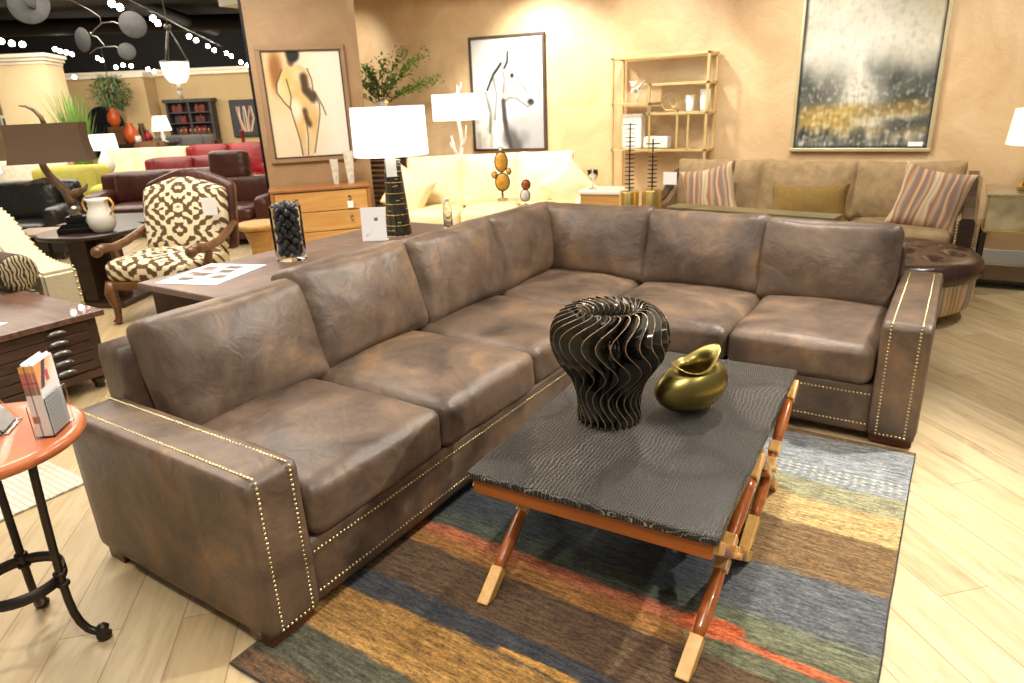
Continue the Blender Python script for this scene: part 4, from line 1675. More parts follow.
tips = [(-.38, -.15, .78), (-.25, .05, .86), (-.48, -.25, .62), (-.12, .0, .80), (.10, .04, .92), (.35, .10, .98), (.62, .20, .96), (.45, .12, .82), (.75, .25, .66), (.55, .2, .62), (.25, .0, .70), (-.05, -.1, .62)]
for (tx_, ty_, tz_) in tips:
    a, c = V(0, 0, .36), V(tx_, ty_, tz_)
    m_ = V(tx_ * .32, ty_ * .32, .36 + (tz_ - .36) * .62)
    pts = [a * (1 - f) ** 2 + m_ * 2 * f * (1 - f) + c * f * f for f in [i / 9 for i in range(10)]]
    tube(bm_t, pts, [.006 - .0045 * i / 9 for i in range(10)], 5)
    for i in range(3, 10):
        for k in range(7 if i < 5 else 20):
            p = pts[i] + V(rl.uniform(-.07, .07), rl.uniform(-.07, .07), rl.uniform(-.06, .07)) * (i / 9)
            leaf(bm_l, p, V(rl.uniform(-1, 1), rl.uniform(-1, 1), rl.uniform(-.4, .9)), rl.uniform(.04, .075), rl.uniform(.012, .02))
obj('twigs', bm_t, TWIG, br_)
obj('foliage', bm_l, LEAF, br_)

CA = math.radians(30)
# cream leather sofa
cs = thing('cream_sofa', 'overexposed cream leather sofa with three loose back cushions by the angled wall', 'sofa', (-4.62, 6.66, 0), CA)
bm = BM()
box(bm, (-1.05, -.50, .08), (1.05, .36, .30), .03, 3)
obj('base', bm, CREAM, cs)
bm = BM()
box(bm, (-1.05, .18, .10), (1.05, .38, .80), .06, 3)
obj('back_frame', bm, CREAM, cs)
for sx in (-1, 1):
    bm = BM()
    puff(bm, (.22, .90, .50), .08, (.01, 0, .02), 10, 2 + sx, .004, 4, 0, 0, Matrix.Translation((sx * 1.08, -.06, .32)))
    obj('arm', bm, CREAM, cs)
for k in range(3):
    bm = BM()
    puff(bm, (.64, .74, .18), .06, (.005, .01, .03), 12, 30 + k, .006, 4, 0, 0, Matrix.Translation((-.65 + k * .65, -.12, .38)))
    obj('seat_cushion', bm, CREAM, cs)
    bm = BM()
    puff(bm, (.66, .20, .58), .07, (.01, .05, .01), 14, 40 + k, .010, 4, .02)
    bmesh.ops.transform(bm, matrix=Matrix.Translation((-.65 + k * .65, .13, .735)) @ Matrix.Rotation(math.radians(-12), 4, 'X'), verts=bm.verts[:])
    obj('back_cushion', bm, CREAM, cs)
for sx in (-1, 1):
    for y in (-.42, .3):
        bm = BM()
        box(bm, (sx * 1.0 - .03, y - .03, .001), (sx * 1.0 + .03, y + .03, .09), .004)
        obj('leg', bm, DKWOOD, cs)
for (x, y, z, ry, lab) in [(.90, -.24, .67, -.72, 'cream throw pillow tipped against the right end of the cream sofa'), (-.93, -.24, .67, .5, 'cream throw pillow at the end of the cream sofa next to the dark louvred screen')]:
    bm = BM()
    puff(bm, (.46, .16, .46), .07, (0, .05, 0), 12, 60 + int(x * 10), .006, 4, .035)
    w_ = V(-4.62, 6.66, 0) + V(x * math.cos(CA) - y * math.sin(CA), x * math.sin(CA) + y * math.cos(CA), z)
    o = obj('throw_pillow', bm, CREAM, None, tuple(w_), (math.radians(-10), ry, CA))
    tag(o, lab, 'pillow')

# white branch lamp on a slim stand behind the cream sofa
bl = thing('branch_lamp', 'white branch-shaped lamp with white drum shade behind the cream sofa', 'lamp', (-5.22, 6.93, 0), .2)
bm = BM()
lathe(bm, [(.16, .001), (.16, .02), (.03, .03)], 24)
tube(bm, [(0, 0, .02), (.01, 0, .5), (-.02, 0, .9), (.02, .01, 1.15), (-.01, 0, 1.40), (0, 0, 1.5)], [.03, .026, .03, .026, .024, .015], 8)
tube(bm, [(-.01, 0, .95), (-.08, -.02, 1.08), (-.11, -.02, 1.24)], [.02, .018, .01], 8)
tube(bm, [(.015, 0, 1.1), (.07, 0, 1.2), (.09, .0, 1.36)], [.018, .015, .008], 8)
tube(bm, [(-.06, 0, 1.05), (-.13, 0, 1.12), (-.14, 0, 1.16)], [.014, .012, .006], 8)
obj('branch_stem', bm, WHITECERAMIC, bl)
bm = BM()
lathe(bm, [(.315, 1.42), (.315, 1.715), (.31, 1.715), (.31, 1.42), (.315, 1.42)], 44, cap=False)
obj('lamp_shade', bm, LITSHADE, bl)
bm = BM()
tube(bm, [(0, 0, 1.5), (0, 0, 1.70), (.01, 0, 1.76), (.0, 0, 1.82)], [.012, .02, .022, .006], 8)
tube(bm, [(0, 0, 1.74), (.05, 0, 1.80), (.055, 0, 1.85)], [.014, .012, .004], 8)
for q in range(3):
    a = q * 2 * PI / 3
    tube(bm, [(0, 0, 1.69), (.312 * math.cos(a), .312 * math.sin(a), 1.70)], .003, 5)
obj('finial', bm, WHITECERAMIC, bl)

# horse picture
def wall10(s, z, off=0.0):
    """point on the angled wall: s metres from the corner, off in front"""
    return (-3.95 - s * math.cos(a10) + off * math.sin(a10), 7.6 - s * math.sin(a10) - off * math.cos(a10), z)


def horse_paint(u, v):
    n = nz2(u, v, 4, 2) * .5 + nz2(u, v, 12, 7) * .3
    c = (246, 245, 242)
    c = mixc(c, (206, 206, 206), .5 * sst(.25, .0, u) * sst(.2, .45, v) * sst(.65, .4, v) * (.6 + n))
    c = mixc(c, (188, 188, 190), max(0, .85 * sst(.55, .75, v + .15 * n) * sst(.42, .6, u)))
    head = [(.47, .20), (.54, .22), (.60, .30), (.72, .45), (.85, .54), (.86, .59), (.78, .61), (.70, .57), (.62, .53), (.52, .52), (.47, .55), (.44, .70), (.48, .99), (.06, .99), (.10, .62), (.16, .50), (.30, .32), (.40, .23)]
    if inside((u, v), head):
        c = mixc((252, 251, 248), (196, 194, 188), max(0, n) * 1.5 + .25 * sst(.3, .1, u))
        c = mixc(c, (196, 190, 170), .6 * sst(.05, .0, abs(u - .24 - .1 * nz2(u, v, 8))) * sst(.5, .6, v))
        c = mixc(c, (190, 186, 160), .7 * sst(.10, .02, math.hypot(u - .46, v - .47)))
    c = mixc(c, (84, 82, 80), .9 * sst(.05, .01, polyd((u, v), [(.43, .56), (.44, .72), (.47, .86), (.52, .99)]) + .03 * n))
    c = mixc(c, (110, 108, 108), .75 * sst(.16, .05, polyd((u, v), [(.50, .90), (.60, .99)]) + .08 * n))
    c = mixc(c, (150, 150, 150), .5 * sst(.12, .03, math.hypot(u - .72, v - .9) + .08 * n))
    c = mixc(c, (56, 54, 54), .9 * sst(.022, .006, polyd((u, v), [(.42, .225), (.30, .32), (.21, .45)]) + .012 * n))
    c = mixc(c, (50, 48, 48), .9 * sst(.026, .006, polyd((u, v), [(.52, .13), (.51, .21), (.47, .26)])))
    c = mixc(c, (120, 118, 118), .7 * sst(.014, .004, polyd((u, v), [(.62, .15), (.60, .22)])))
    c = mixc(c, (36, 34, 34), .95 * sst(.04, .012, math.hypot((u - .57), (v - .335) * 1.2)))
    c = mixc(c, (64, 62, 62), .9 * sst(.07, .02, math.hypot((u - .82) * .9, (v - .575) * 1.5) + .02 * n))
    for ln, wd in (([(.60, .29), (.72, .44), (.84, .53)], .018), ([(.86, .59), (.78, .62), (.62, .54), (.52, .53), (.46, .56)], .020), ([(.44, .26), (.46, .36), (.44, .48)], .02), ([(.30, .33), (.34, .50), (.30, .72)], .03), ([(.18, .48), (.24, .66), (.22, .84)], .03)):
        c = mixc(c, (112, 110, 108), .6 * sst(wd, .004, polyd((u, v), ln) + .02 * n))
    return c


hp = thing('horse_picture', 'framed black and white picture of a white horse on the plaster wall', 'painting', wall10(.885, 1.69, .004), a10)
W_, H_ = .93, 1.28
bm = BM()
for lo, hi in [((-W_ / 2 - .03, -.05, -H_ / 2 - .03), (W_ / 2 + .03, 0, -H_ / 2)), ((-W_ / 2 - .03, -.05, H_ / 2), (W_ / 2 + .03, 0, H_ / 2 + .03)),
               ((-W_ / 2 - .03, -.05, -H_ / 2), (-W_ / 2, 0, H_ / 2)), ((W_ / 2, -.05, -H_ / 2), (W_ / 2 + .03, 0, H_ / 2))]:
    box(bm, lo, hi, .003)
obj('frame', bm, mat('espresso_frame', (66, 50, 42), .45), hp)
painted('print', W_, H_, 120, 160, horse_paint, hp, (0, -.03, 0), tone=66)

# ================================================================== ACRYLIC STANDS WITH AGATE SCULPTURES, BOTTLE
def agate_sculpture(loc, label, blobs, mat_list, base_h, s=1.0):
    t = thing('agate_sculpture', label, 'sculpture', loc, YAW)
    bm = BM()
    lathe(bm, [(.05, 0), (.05, .012), (.012, .02), (.010, base_h)], 16)
    obj('base', bm, SMOKE, t)
    for (x, z, rx, rz, mi) in blobs:
        bm = BM()
        sphere(bm, (x, 0, z), (rx, .022, rz), 20, 12)
        o = obj('agate_slice', bm, mat_list[mi], t)
        bm = BM()
        pts = [(x + rx * 1.0 * math.cos(a), -.004, z + rz * 1.0 * math.sin(a)) for a in [2 * PI * k / 24 for k in range(25)]]
        tube(bm, pts, .006, 6)
        obj('dark_rim', bm, BLACKMETAL if mi != 2 else mat('brown_rim', (110, 60, 40), .5), o)
    return t


pl = far(.02, 6.72)
ast = thing('acrylic_stand', 'pair-height clear acrylic pedestal carrying the taller amber sculpture by the cream sofa', 'pedestal', tuple(pl), YAW)
ast['label'] = 'clear acrylic pedestal under the taller amber sculpture in front of the cream sofa'
bm = BM()
box(bm, (-.13, -.12, .001), (.13, .12, .70), .004)
obj('body', bm, ACRYLIC, ast)
agate_sculpture(tuple(far(-.03, 6.72, .7005)), 'taller amber agate sculpture of two stacked slices before the cream sofa', [(0, .36, .062, .095, 0), (.005, .17, .068, .085, 0), (.07, .27, .02, .03, 0), (-.07, .24, .025, .03, 0), (.0, .475, .02, .02, 2)], [AMBER, RUSTAGATE, PALEAGATE], .08)
pl2 = far(.22, 6.5)
ast2 = thing('acrylic_stand', 'clear acrylic pedestal under the small rust and white sculpture', 'pedestal', tuple(pl2), YAW)
bm = BM()
box(bm, (-.10, -.10, .001), (.10, .10, .66), .004)
obj('body', bm, ACRYLIC, ast2)
agate_sculpture(tuple(far(.19, 6.5, .6605)), 'small sculpture of one rust and one white agate slice before the cream sofa', [(.005, .20, .040, .045, 1), (-.005, .10, .045, .055, 2)], [AMBER, RUSTAGATE, PALEAGATE], .03)

# ================================================================== GOLD ETAGERE AND WHAT IS ON IT
EX0, EX1, EY0, EY1 = -3.36, -2.28, 7.26, 7.56
et = thing('gold_etagere', 'tall open pale gold metal etagere with staggered glass shelves against the back wall', 'shelf', ((EX0 + EX1) / 2, (EY0 + EY1) / 2, 0))
hw, hd = (EX1 - EX0) / 2, (EY1 - EY0) / 2
T_ = .013
for sx in (-1, 1):
    for sy in (-1, 1):
        bm = BM()
        x, y = sx * (hw - T_), sy * (hd - T_)
        box(bm, (x - T_, y - T_, .001), (x + T_, y + T_, 2.0), .002)
        obj('post', bm, PALEGOLD, et)


def shelf_frame(xa, xb, z):
    bm = BM()
    for y in (-hd + T_, hd - T_):
        box(bm, (xa, y - T_, z - T_), (xb, y + T_, z + T_), .002)
    for x in (xa + T_, xb - T_):
        box(bm, (x - T_, -hd, z - T_), (x + T_, hd, z + T_), .002)
    fr = obj('shelf', bm, PALEGOLD, et)
    bm = BM()
    box(bm, (xa + .01, -hd + .01, z - .004), (xb - .01, hd - .01, z + .004), 0)
    obj('glass_pane', bm, CLEAR, fr)


shelf_frame(-hw, hw, 1.99)
shelf_frame(-.10, hw, 1.71)
shelf_frame(-hw, -.08, 1.52)
shelf_frame(-.15, hw, 1.415)
shelf_frame(-hw, hw, 1.04)
shelf_frame(-hw, hw, .30)
for (x, z0, z1) in [(-.10, 1.41, 1.71), (-.09, 1.04, 1.52), (.22, 1.04, 1.415), (.34, 1.04, 1.415)]:
    bm = BM()
    box(bm, (x - .01, -hd, z0), (x + .01, -hd + .02, z1), .001)
    obj('upright', bm, PALEGOLD, et)


def on_et(x, y, z):
    return ((EX0 + EX1) / 2 + x, (EY0 + EY1) / 2 + y, z)


for (x, z, r, h, lab) in [(.30, 1.429, .048, .165, 'shorter white tapered vase on the gold etagere'), (.46, 1.429, .055, .215, 'taller white tapered vase at the end of the gold etagere shelf')]:
    bm = BM()
    lathe(bm, [(r * .74, 0), (r * .8, .01), (r, h), (r * .93, h), (r * .7, .02)], 28)
    tag(obj('white_vase', bm, WHITECERAMIC, None, on_et(x, 0, z)), lab, 'vase')
for (x, w, z, h, lab) in [(-.33, .115, 1.055, .36, 'tall white ceramic block vase on the lower shelf of the gold etagere'), (-.05, .14, 1.055, .12, 'low wide white ceramic dish vase on the lower shelf of the gold etagere')]:
    bm = BM()
    box(bm, (-w, -.06, 0), (w, .06, h), .012, 3)
    box(bm, (-w * .8, -.045, h - .004), (w * .8, .045, h + .004), .002)
    tag(obj('block_vase', bm, WHITECERAMIC, None, on_et(x, 0, z)), lab, 'vase')
rg = thing('ring_sculpture', 'pale gold looped ring sculpture on the gold etagere beside the white vases', 'sculpture', on_et(.10, 0, 1.429), 0)
bm = BM()
box(bm, (-.07, -.04, 0), (.07, .04, .02), .003)
obj('base', bm, GOLD, rg)
bm = BM()
for (cx_, r_) in [(-.03, .085), (.04, .06)]:
    tube(bm, [(cx_ + r_ * math.cos(a), 0, .105 + r_ * math.sin(a)) for a in [2 * PI * k / 28 for k in range(29)]], .006, 6)
obj('rings', bm, PALEGOLD, rg)
sb = thing('starburst_ornament', 'white spiky coral ornament on the upper left shelf of the gold etagere', 'ornament', on_et(-.30, 0, 1.535))
bm = BM()
sphere(bm, (0, 0, .15), .035, 10, 8)
rq = random.Random(4)
for k in range(26):
    d = V(rq.uniform(-1, 1), rq.uniform(-1, 1), rq.uniform(-1, 1)).normalized()
    tube(bm, [V(0, 0, .15) + d * .02, V(0, 0, .15) + d * rq.uniform(.07, .125)], [.012, .003], 5)
tube(bm, [(0, 0, 0), (0, 0, .14)], .008, 6)
obj('coral', bm, WHITECERAMIC, sb)

# gold pricket candle stands
for (x, y, zt, h, lab) in [(-2.55, 5.92, .78, .60, 'taller gold candle tower with black pricked rod near the gold etagere'), (-2.33, 5.92, .80, .44, 'shorter gold candle tower with black pricked rod near the tan sofa arm')]:
    t = thing('candle_tower', lab, 'candle holder', (x, y, 0))
    bm = BM()
    lathe(bm, [(.085, .001), (.088, .01), (.088, zt - .01), (.084, zt)], 28)
    obj('base', bm, GOLD, t)
    bm = BM()
    tube(bm, [(0, 0, zt), (0, 0, zt + h)], .006, 6)
    obj('rod', bm, BLACKMETAL, t)
    n_ = int(h / .037)
    for k in range(n_):
        bm = BM()
        z = zt + .03 + k * .037
        r_ = .065 if k in (n_ - 1,) else .045
        lathe(bm, [(.004, z - .002), (r_, z - .002), (r_, z + .002), (.004, z + .002)], 16)
        obj('drip_disc', bm, GOLD if k == n_ - 3 else BLACKMETAL, t)

# little white table with goblet
wt = thing('white_side_table', 'white side table with wood apron between the cream sofa and gold etagere', 'table', (-3.12, 6.62, 0), .15)
bm = BM()
box(bm, (-.24, -.20, .66), (.24, .20, .70), .01)
obj('table_top', bm, WHITECERAMIC, wt)
bm = BM()
box(bm, (-.22, -.18, .52), (.22, .18, .66), .004)
obj('apron', bm, HONEYWOOD, wt)
for x in (-.20, .20):
    for y in (-.16, .16):
        bm = BM()
        box(bm, (x - .02, y - .02, .001), (x + .02, y + .02, .53), .003)
        obj('leg', bm, HONEYWOOD, wt)
gb = thing('glass_goblet', 'clear stemmed glass goblet on the white side table', 'goblet', (-3.26, 6.60, .7005))
bm = BM()
lathe(bm, [(.045, 0), (.045, .004), (.008, .01), (.007, .07), (.03, .09), (.055, .13), (.058, .19), (.054, .19), (.05, .13), (.02, .095), (.003, .09)], 24)
obj('bowl', bm, CLEAR, gb)

# ================================================================== TAN SOFA WITH PILLOWS
TX, TY = -1.20, 6.78
ts = thing('tan_sofa', 'tan chenille sofa with wood trimmed nailhead arms below the large landscape painting', 'sofa', (TX, TY, 0))
bm = BM()
box(bm, (-1.22, -.46, .09), (1.22, .44, .30), .02, 2)
obj('base', bm, TANFAB, ts)
bm = BM()
box(bm, (-1.30, .30, .10), (1.32, .46, .82), .03, 3)
obj('back_frame', bm, TANFAB, ts)
for sx in (-1, 1):
    bm = BM()
    # arm sloping down toward the front
    prism(bm, [(-.50, .08), (.44, .08), (.44, .84), (.20, .80), (.02, .68), (-.14, .61), (-.50, .585)], sx * 1.30 - .07, sx * 1.30 + .07, 'x')
    bmesh.ops.bevel(bm, geom=bm.edges[:], offset=.015, segments=2, affect='EDGES')
    arm = obj('arm', bm, TANFAB, ts)
    bm = BM()
    box(bm, (sx * 1.30 - .05, -.522, .08), (sx * 1.30 + .05, -.498, .60), .006)
    pth = [(-.515, .60), (-.14, .628), (.02, .70), (.20, .82), (.44, .86)]
    for (a, b) in zip(pth, pth[1:]):
        L_ = math.hypot(b[0] - a[0], b[1] - a[1])
        Mx = Matrix.Translation((sx * 1.30, (a[0] + b[0]) / 2, (a[1] + b[1]) / 2)) @ Matrix.Rotation(math.atan2(b[1] - a[1], b[0] - a[0]), 4, 'X')
        box(bm, (-.04, -L_ / 2 - .01, -.012), (.04, L_ / 2 + .01, .012), .004, M=Mx)
    obj('wood_facing', bm, DKWOOD, arm)
    for dx in (-.058, .058):
        obj('nailhead_trim', nails([((sx * 1.30 + dx, -.505, .585), (sx * 1.30 + dx, -.505, .10), (0, -1, 0))], .022, .009), BRASSNAIL, arm)
for k, (x, w) in enumerate([(-.82, .80), (0, .82), (.82, .80)]):
    bm = BM()
    puff(bm, (w, .78, .19), .06, (.005, .01, .03), 12, 70 + k, .006, 4, 0, 0, Matrix.Translation((x, -.10, .39)))
    obj('seat_cushion', bm, TANFAB, ts)
    bm = BM()
    puff(bm, (w + .02, .20, .52), .06, (.01, .05, .01), 14, 80 + k, .010, 3.5, .03)
    bmesh.ops.transform(bm, matrix=Matrix.Translation((x, .17, .70)) @ Matrix.Rotation(math.radians(-12), 4, 'X'), verts=bm.verts[:])
    obj('back_cushion', bm, TANFAB, ts)
for sx in (-1, 1):
    for y in (-.42, .36):
        bm = BM()
        box(bm, (sx * 1.28 - .035, y - .035, .001), (sx * 1.28 + .035, y + .035, .10), .004)
        obj('leg', bm, DKWOOD, ts)
bm = BM()
box(bm, (-1.33, -.05, .745), (-1.19, -.047, .87), 0)
obj('price_tag', bm, WHITEPAPER, ts)


def flame(name, cols, scale=7.0):
    """flame-stitch weave: coloured wavy stripes"""
    m, nt, b = _new(name)
    v = coords(nt, (scale, 1, 2.0))
    w = node(nt, 'ShaderNodeTexWave', wave_profile='TRI', i_Scale=.18, i_Distortion=2.2, i_Detail=2.0)
    w.inputs['Detail Scale'].default_value = 5.0
    link(nt, v, w.inputs['Vector'])
    k = len(cols)
    r = ramp(nt, [(i / (k - 1), lin(*c)) for i, c in enumerate(cols)], w.outputs['Fac'])
    link(nt, r.outputs['Color'], b.inputs['Base Color'])
    b.inputs['Roughness'].default_value = .85
    return m


FLAME = flame('flame_stitch', [(200, 170, 130), (222, 204, 172), (156, 106, 84), (206, 170, 126), (136, 130, 130), (168, 110, 82), (216, 194, 156)])
for (x, z, ry, lab) in [(-.80, .69, -.22, 'striped flame-stitch pillow beside the price tag on the tan sofa'), (1.02, .70, .20, 'striped flame-stitch pillow at the wood trimmed end of the tan sofa near the lamp')]:
    bm = BM()
    puff(bm, (.46, .15, .46), .06, (0, .05, 0), 14, 90 + int(x), .004, 4, .05)
    o = obj('striped_pillow', bm, FLAME, None, (TX + x, TY - .21, z), (math.radians(-14), ry, 0))
    tag(o, lab, 'pillow')
bm = BM()
puff(bm, (.60, .15, .30), .06, (0, .05, 0), 14, 95, .004, 4, .04)
RIBBED = mat('ribbed_olive_gold', (160, 128, 66), .7, 0, .1, 20)
wv_nt = RIBBED.node_tree
wv = node(wv_nt, 'ShaderNodeTexWave', i_Scale=22.0, i_Distortion=.4)
link(wv_nt, coords(wv_nt, (1, 1, 1), (0, .5, 0)), wv.inputs['Vector'])
bump(wv_nt, wv_nt.nodes['Principled BSDF'], wv.outputs['Fac'], .8, .01)
o = obj('lumbar_pillow', bm, RIBBED, None, (TX + .10, TY - .23, .63), (math.radians(-14), -.05, 0))
tag(o, 'ribbed olive gold lumbar pillow in the middle of the tan sofa', 'pillow')

# large landscape painting
def landscape_paint(u, v):
    n = nz2(u, v * 1.4, 3, 3) * .6 + nz2(u, v, 9, 5) * .35
    st = nz2(u * 6, v * .8, 5, 9)
    c = mixc((226, 222, 206), (250, 248, 240), .5 + n)
    c = mixc(c, (214, 200, 168), .7 * sst(.65, 1.0, u + .3 * n) * sst(.5, .0, v))
    dk = sst(.46, .14, u + .14 * n) * sst(.36, .58, v + .14 * n) * sst(.82, .70, v)
    dk2 = sst(.46, .74, u + .15 * n) * sst(.30, .54, v + .12 * n - .12 * (u - .8)) * sst(.86, .70, v)
    c = mixc(c, (80, 84, 80), 1.0 * max(dk, dk2) * (.75 + .4 * n))
    gold = sst(.66, .76, v + .05 * n) * sst(1.0, .82, v)
    c = mixc(c, mixc((176, 150, 96), (206, 176, 100), sst(.1, .35, .4 - abs(u - .25) + .3 * n)), gold * .85)
    c = mixc(c, (240, 236, 220), .7 * sst(.74, .82, v) * sst(.35, .6, u + .2 * n) * sst(.92, .84, v + .1 * (u - .5)))
    c = mixc(c, (70, 76, 74), .9 * sst(.86, .97, v + .12 * n + .05 * st) * (.7 + .4 * st))
    c = mixc(c, (82, 90, 92), .8 * sst(.08, .02, abs(v - .84 + .10 * (u - .8)) + .06 * n) * sst(.55, .8, u))
    c = mixc(c, (236, 234, 224), .8 * sst(.92, .97, v) * sst(.25, .5, st))
    f2_ = nz2(u, v * 1.6, 22, 13) * .5 + nz2(u * 1.0, v * .5, 46, 17) * .5
    c = mixc(c, (150, 146, 128) if f2_ < 0 else (250, 246, 232), min(.55, abs(f2_) * (.35 + .9 * sst(.45, .7, v))))
    edge = min(u, 1 - u, (1 - v))
    c = mixc(c, (66, 70, 72), .8 * sst(.03, .0, edge + .015 * n))
    return c


lp_ = thing('landscape_painting', 'large framed abstract landscape painting in grey, cream and gold above the tan sofa', 'painting', (-.885, 7.596, 1.72))
W_, H_ = 1.17, 1.36
bm = BM()
for lo, hi in [((-W_ / 2 - .035, -.05, -H_ / 2 - .035), (W_ / 2 + .035, 0, -H_ / 2)), ((-W_ / 2 - .035, -.05, H_ / 2), (W_ / 2 + .035, 0, H_ / 2 + .035)),
               ((-W_ / 2 - .035, -.05, -H_ / 2), (-W_ / 2, 0, H_ / 2)), ((W_ / 2, -.05, -H_ / 2), (W_ / 2 + .035, 0, H_ / 2))]:
    box(bm, lo, hi, .006)
obj('frame', bm, mat('champagne_frame', (206, 190, 150), .4, .5, .08), lp_)
painted('canvas', W_, H_, 140, 160, landscape_paint, lp_, (0, -.028, 0), tone=58)
bm = BM()
box(bm, (.43, -.040, -.665), (.55, -.036, -.625), 0)
obj('title_card', bm, WHITEPAPER, lp_)

# ================================================================== TUFTED OTTOMAN
ot = thing('tufted_ottoman', 'round ottoman with button-tufted brown leather top and flame-stitch sides', 'ottoman', (-.36, 5.66, 0), .2)
bm = BM()
lathe(bm, [(.50, .07), (.545, .10), (.565, .18), (.565, .30), (.555, .315)], 56)
obj('side_band', bm, flame('flame_side', [(214, 190, 146), (166, 140, 88), (226, 204, 160), (206, 150, 96), (230, 208, 170), (150, 132, 130), (214, 190, 146)], 9.0), ot)
bm = BM()
NSG, NR = 72, 22
R0 = .575
rings = []
prof = [(.555, .31), (.585, .322), (.60, .35), (.602, .385), (.590, .42), (.565, .445)]
btn = [(0, 0)] + [(.20 * math.cos(a), .20 * math.sin(a)) for a in [2 * PI * k / 6 for k in range(6)]] + [(.40 * math.cos(a), .40 * math.sin(a)) for a in [2 * PI * (k + .5) / 10 for k in range(10)]]
for (r, z) in prof:
    rings.append([bm.verts.new((r * math.cos(2 * PI * k / NSG) * (1 - .010 * math.exp(-((k % 7.2) - 3.6) ** 2 * 1.5)), r * math.sin(2 * PI * k / NSG) * (1 - .010 * math.exp(-((k % 7.2) - 3.6) ** 2 * 1.5)), z)) for k in range(NSG)])
for i in range(1, NR):
    r = .565 * (1 - i / NR)
    ring = []
    for k in range(NSG):
        x, y = r * math.cos(2 * PI * k / NSG), r * math.sin(2 * PI * k / NSG)
        z = .452 + .045 * (1 - (r / .565) ** 2)
        for bx_, by_ in btn:
            z -= .045 * math.exp(-((x - bx_) ** 2 + (y - by_) ** 2) / .0022)
        ring.append(bm.verts.new((x, y, z)))
    rings.append(ring)
for a, b in zip(rings, rings[1:]):
    for k in range(NSG):
        bm.faces.new((a[k], a[(k + 1) % NSG], b[(k + 1) % NSG], b[k])).smooth = True
bm.faces.new(rings[-1])
top_ = obj('tufted_top', bm, OTTLEATHER, ot)
for (x, y) in btn:
    bm = BM()
    sphere(bm, (x, y, .452 + .045 * (1 - (math.hypot(x, y) / .565) ** 2) - .036), (.014, .014, .007), 10, 6)
    obj('button', bm, OTTLEATHER, top_)
obj('nailhead_trim', nails([((.563 * math.cos(2 * PI * k / 40), .563 * math.sin(2 * PI * k / 40), .306), (.563 * math.cos(2 * PI * (k + 1) / 40), .563 * math.sin(2 * PI * (k + 1) / 40), .306), (math.cos(2 * PI * (k + .5) / 40), math.sin(2 * PI * (k + .5) / 40), 0)) for k in range(40)], .02, .007), BRASSNAIL, ot)
for k in range(4):
    a = 2 * PI * (k + .42) / 4
    bm = BM()
    box(bm, (.42 - .05, -.05, .001), (.42 + .05, .05, .085), .01, M=Matrix.Rotation(a, 4, 'Z'))
    obj('leg', bm, FOOTWOOD, ot)

# ================================================================== NARROW CONSOLE BEHIND THE SHORT RUN
nc = thing('narrow_console', 'narrow console with thin greenish bronze top directly behind the short run of the sectional', 'table', (-1.16, 4.80, 0), math.radians(-8))
bm = BM()
box(bm, (-.60, -.09, .81), (.56, .09, .835), .003)
obj('table_top', bm, mat('greenish_bronze', (150, 140, 100), .35, .5, .15), nc)
for x in (-.55, .51):
    for y in (-.06, .06):
        bm = BM()
        box(bm, (x - .012, y - .012, .001), (x + .012, y + .012, .81), .002)
        obj('leg', bm, mat('greenish_bronze_leg', (120, 112, 84), .4, .5), nc)

# ================================================================== MIRRORED END TABLE WITH LAMP
me_ = thing('mirrored_end_table', 'antique mirrored end table with open lower shelf beside the tan sofa', 'table', (.62, 6.88, 0))
bm = BM()
box(bm, (-.42, -.30, .745), (.42, .30, .765), .004)
box(bm, (-.40, -.28, .47), (.40, .28, .746), .004)
obj('case', bm, MIRRORMAT, me_)
bm = BM()
for z in (.455, .735):
    for lo, hi in [((-.41, -.29, z), (.41, -.275, z + .018)), ((-.41, .275, z), (.41, .29, z + .018)), ((-.41, -.29, z), (-.395, .29, z + .018)), ((.395, -.29, z), (.41, .29, z + .018))]:
        box(bm, lo, hi, .002)
obj('trim', bm, GOLD, me_)
for x in (-.39, .39):
    for y in (-.27, .27):
        bm = BM()
        box(bm, (x - .018, y - .018, .001), (x + .018, y + .018, .46), .003)
        obj('leg', bm, DARKMIRROR, me_)
bm = BM()
box(bm, (-.41, -.29, .05), (.41, .29, .075), .004)
obj('lower_shelf', bm, DARKMIRROR, me_)
ml = thing('mosaic_lamp', 'gold mosaic lamp with warm lit shade on the mirrored end table', 'lamp', (.60, 6.95, .7655))
bm = BM()
prism(bm, [(-.17, .03), (.17, .03), (.12, .33), (-.12, .33)], -.10, .10)
m_, nt_, b_ = _new('gold_mosaic')
vo_ = node(nt_, 'ShaderNodeTexVoronoi', i_Scale=38.0)
link(nt_, coords(nt_), vo_.inputs['Vector'])
sp_ = node(nt_, 'ShaderNodeSeparateColor')
link(nt_, vo_.outputs['Color'], sp_.inputs[0])
rr_ = ramp(nt_, [(.1, lin(150, 84, 30)), (.5, lin(214, 150, 60)), (.9, lin(250, 214, 130))], sp_.outputs[0])
link(nt_, rr_.outputs['Color'], b_.inputs['Base Color'])
b_.inputs['Roughness'].default_value = .3
b_.inputs['Metallic'].default_value = .5
bump(nt_, b_, vo_.outputs['Distance'], .5, .01)
obj('base', bm, m_, ml)
bm = BM()
box(bm, (-.19, -.12, 0), (.19, .12, .03), .004)
tube(bm, [(0, 0, .33), (0, 0, .58)], .01, 8)
obj('stem', bm, GOLD, ml)
bm = BM()
lathe(bm, [(.33, .35), (.305, .62), (.30, .62), (.325, .35), (.33, .35)], 44, cap=False)
obj('lamp_shade', bm, LITWARM, ml)
bm = BM()
for q in range(3):
    a = q * 2 * PI / 3
    tube(bm, [(0, 0, .58), (.288 * math.cos(a), .288 * math.sin(a), .61)], .003, 5)
obj('shade_spider', bm, GOLD, ml)
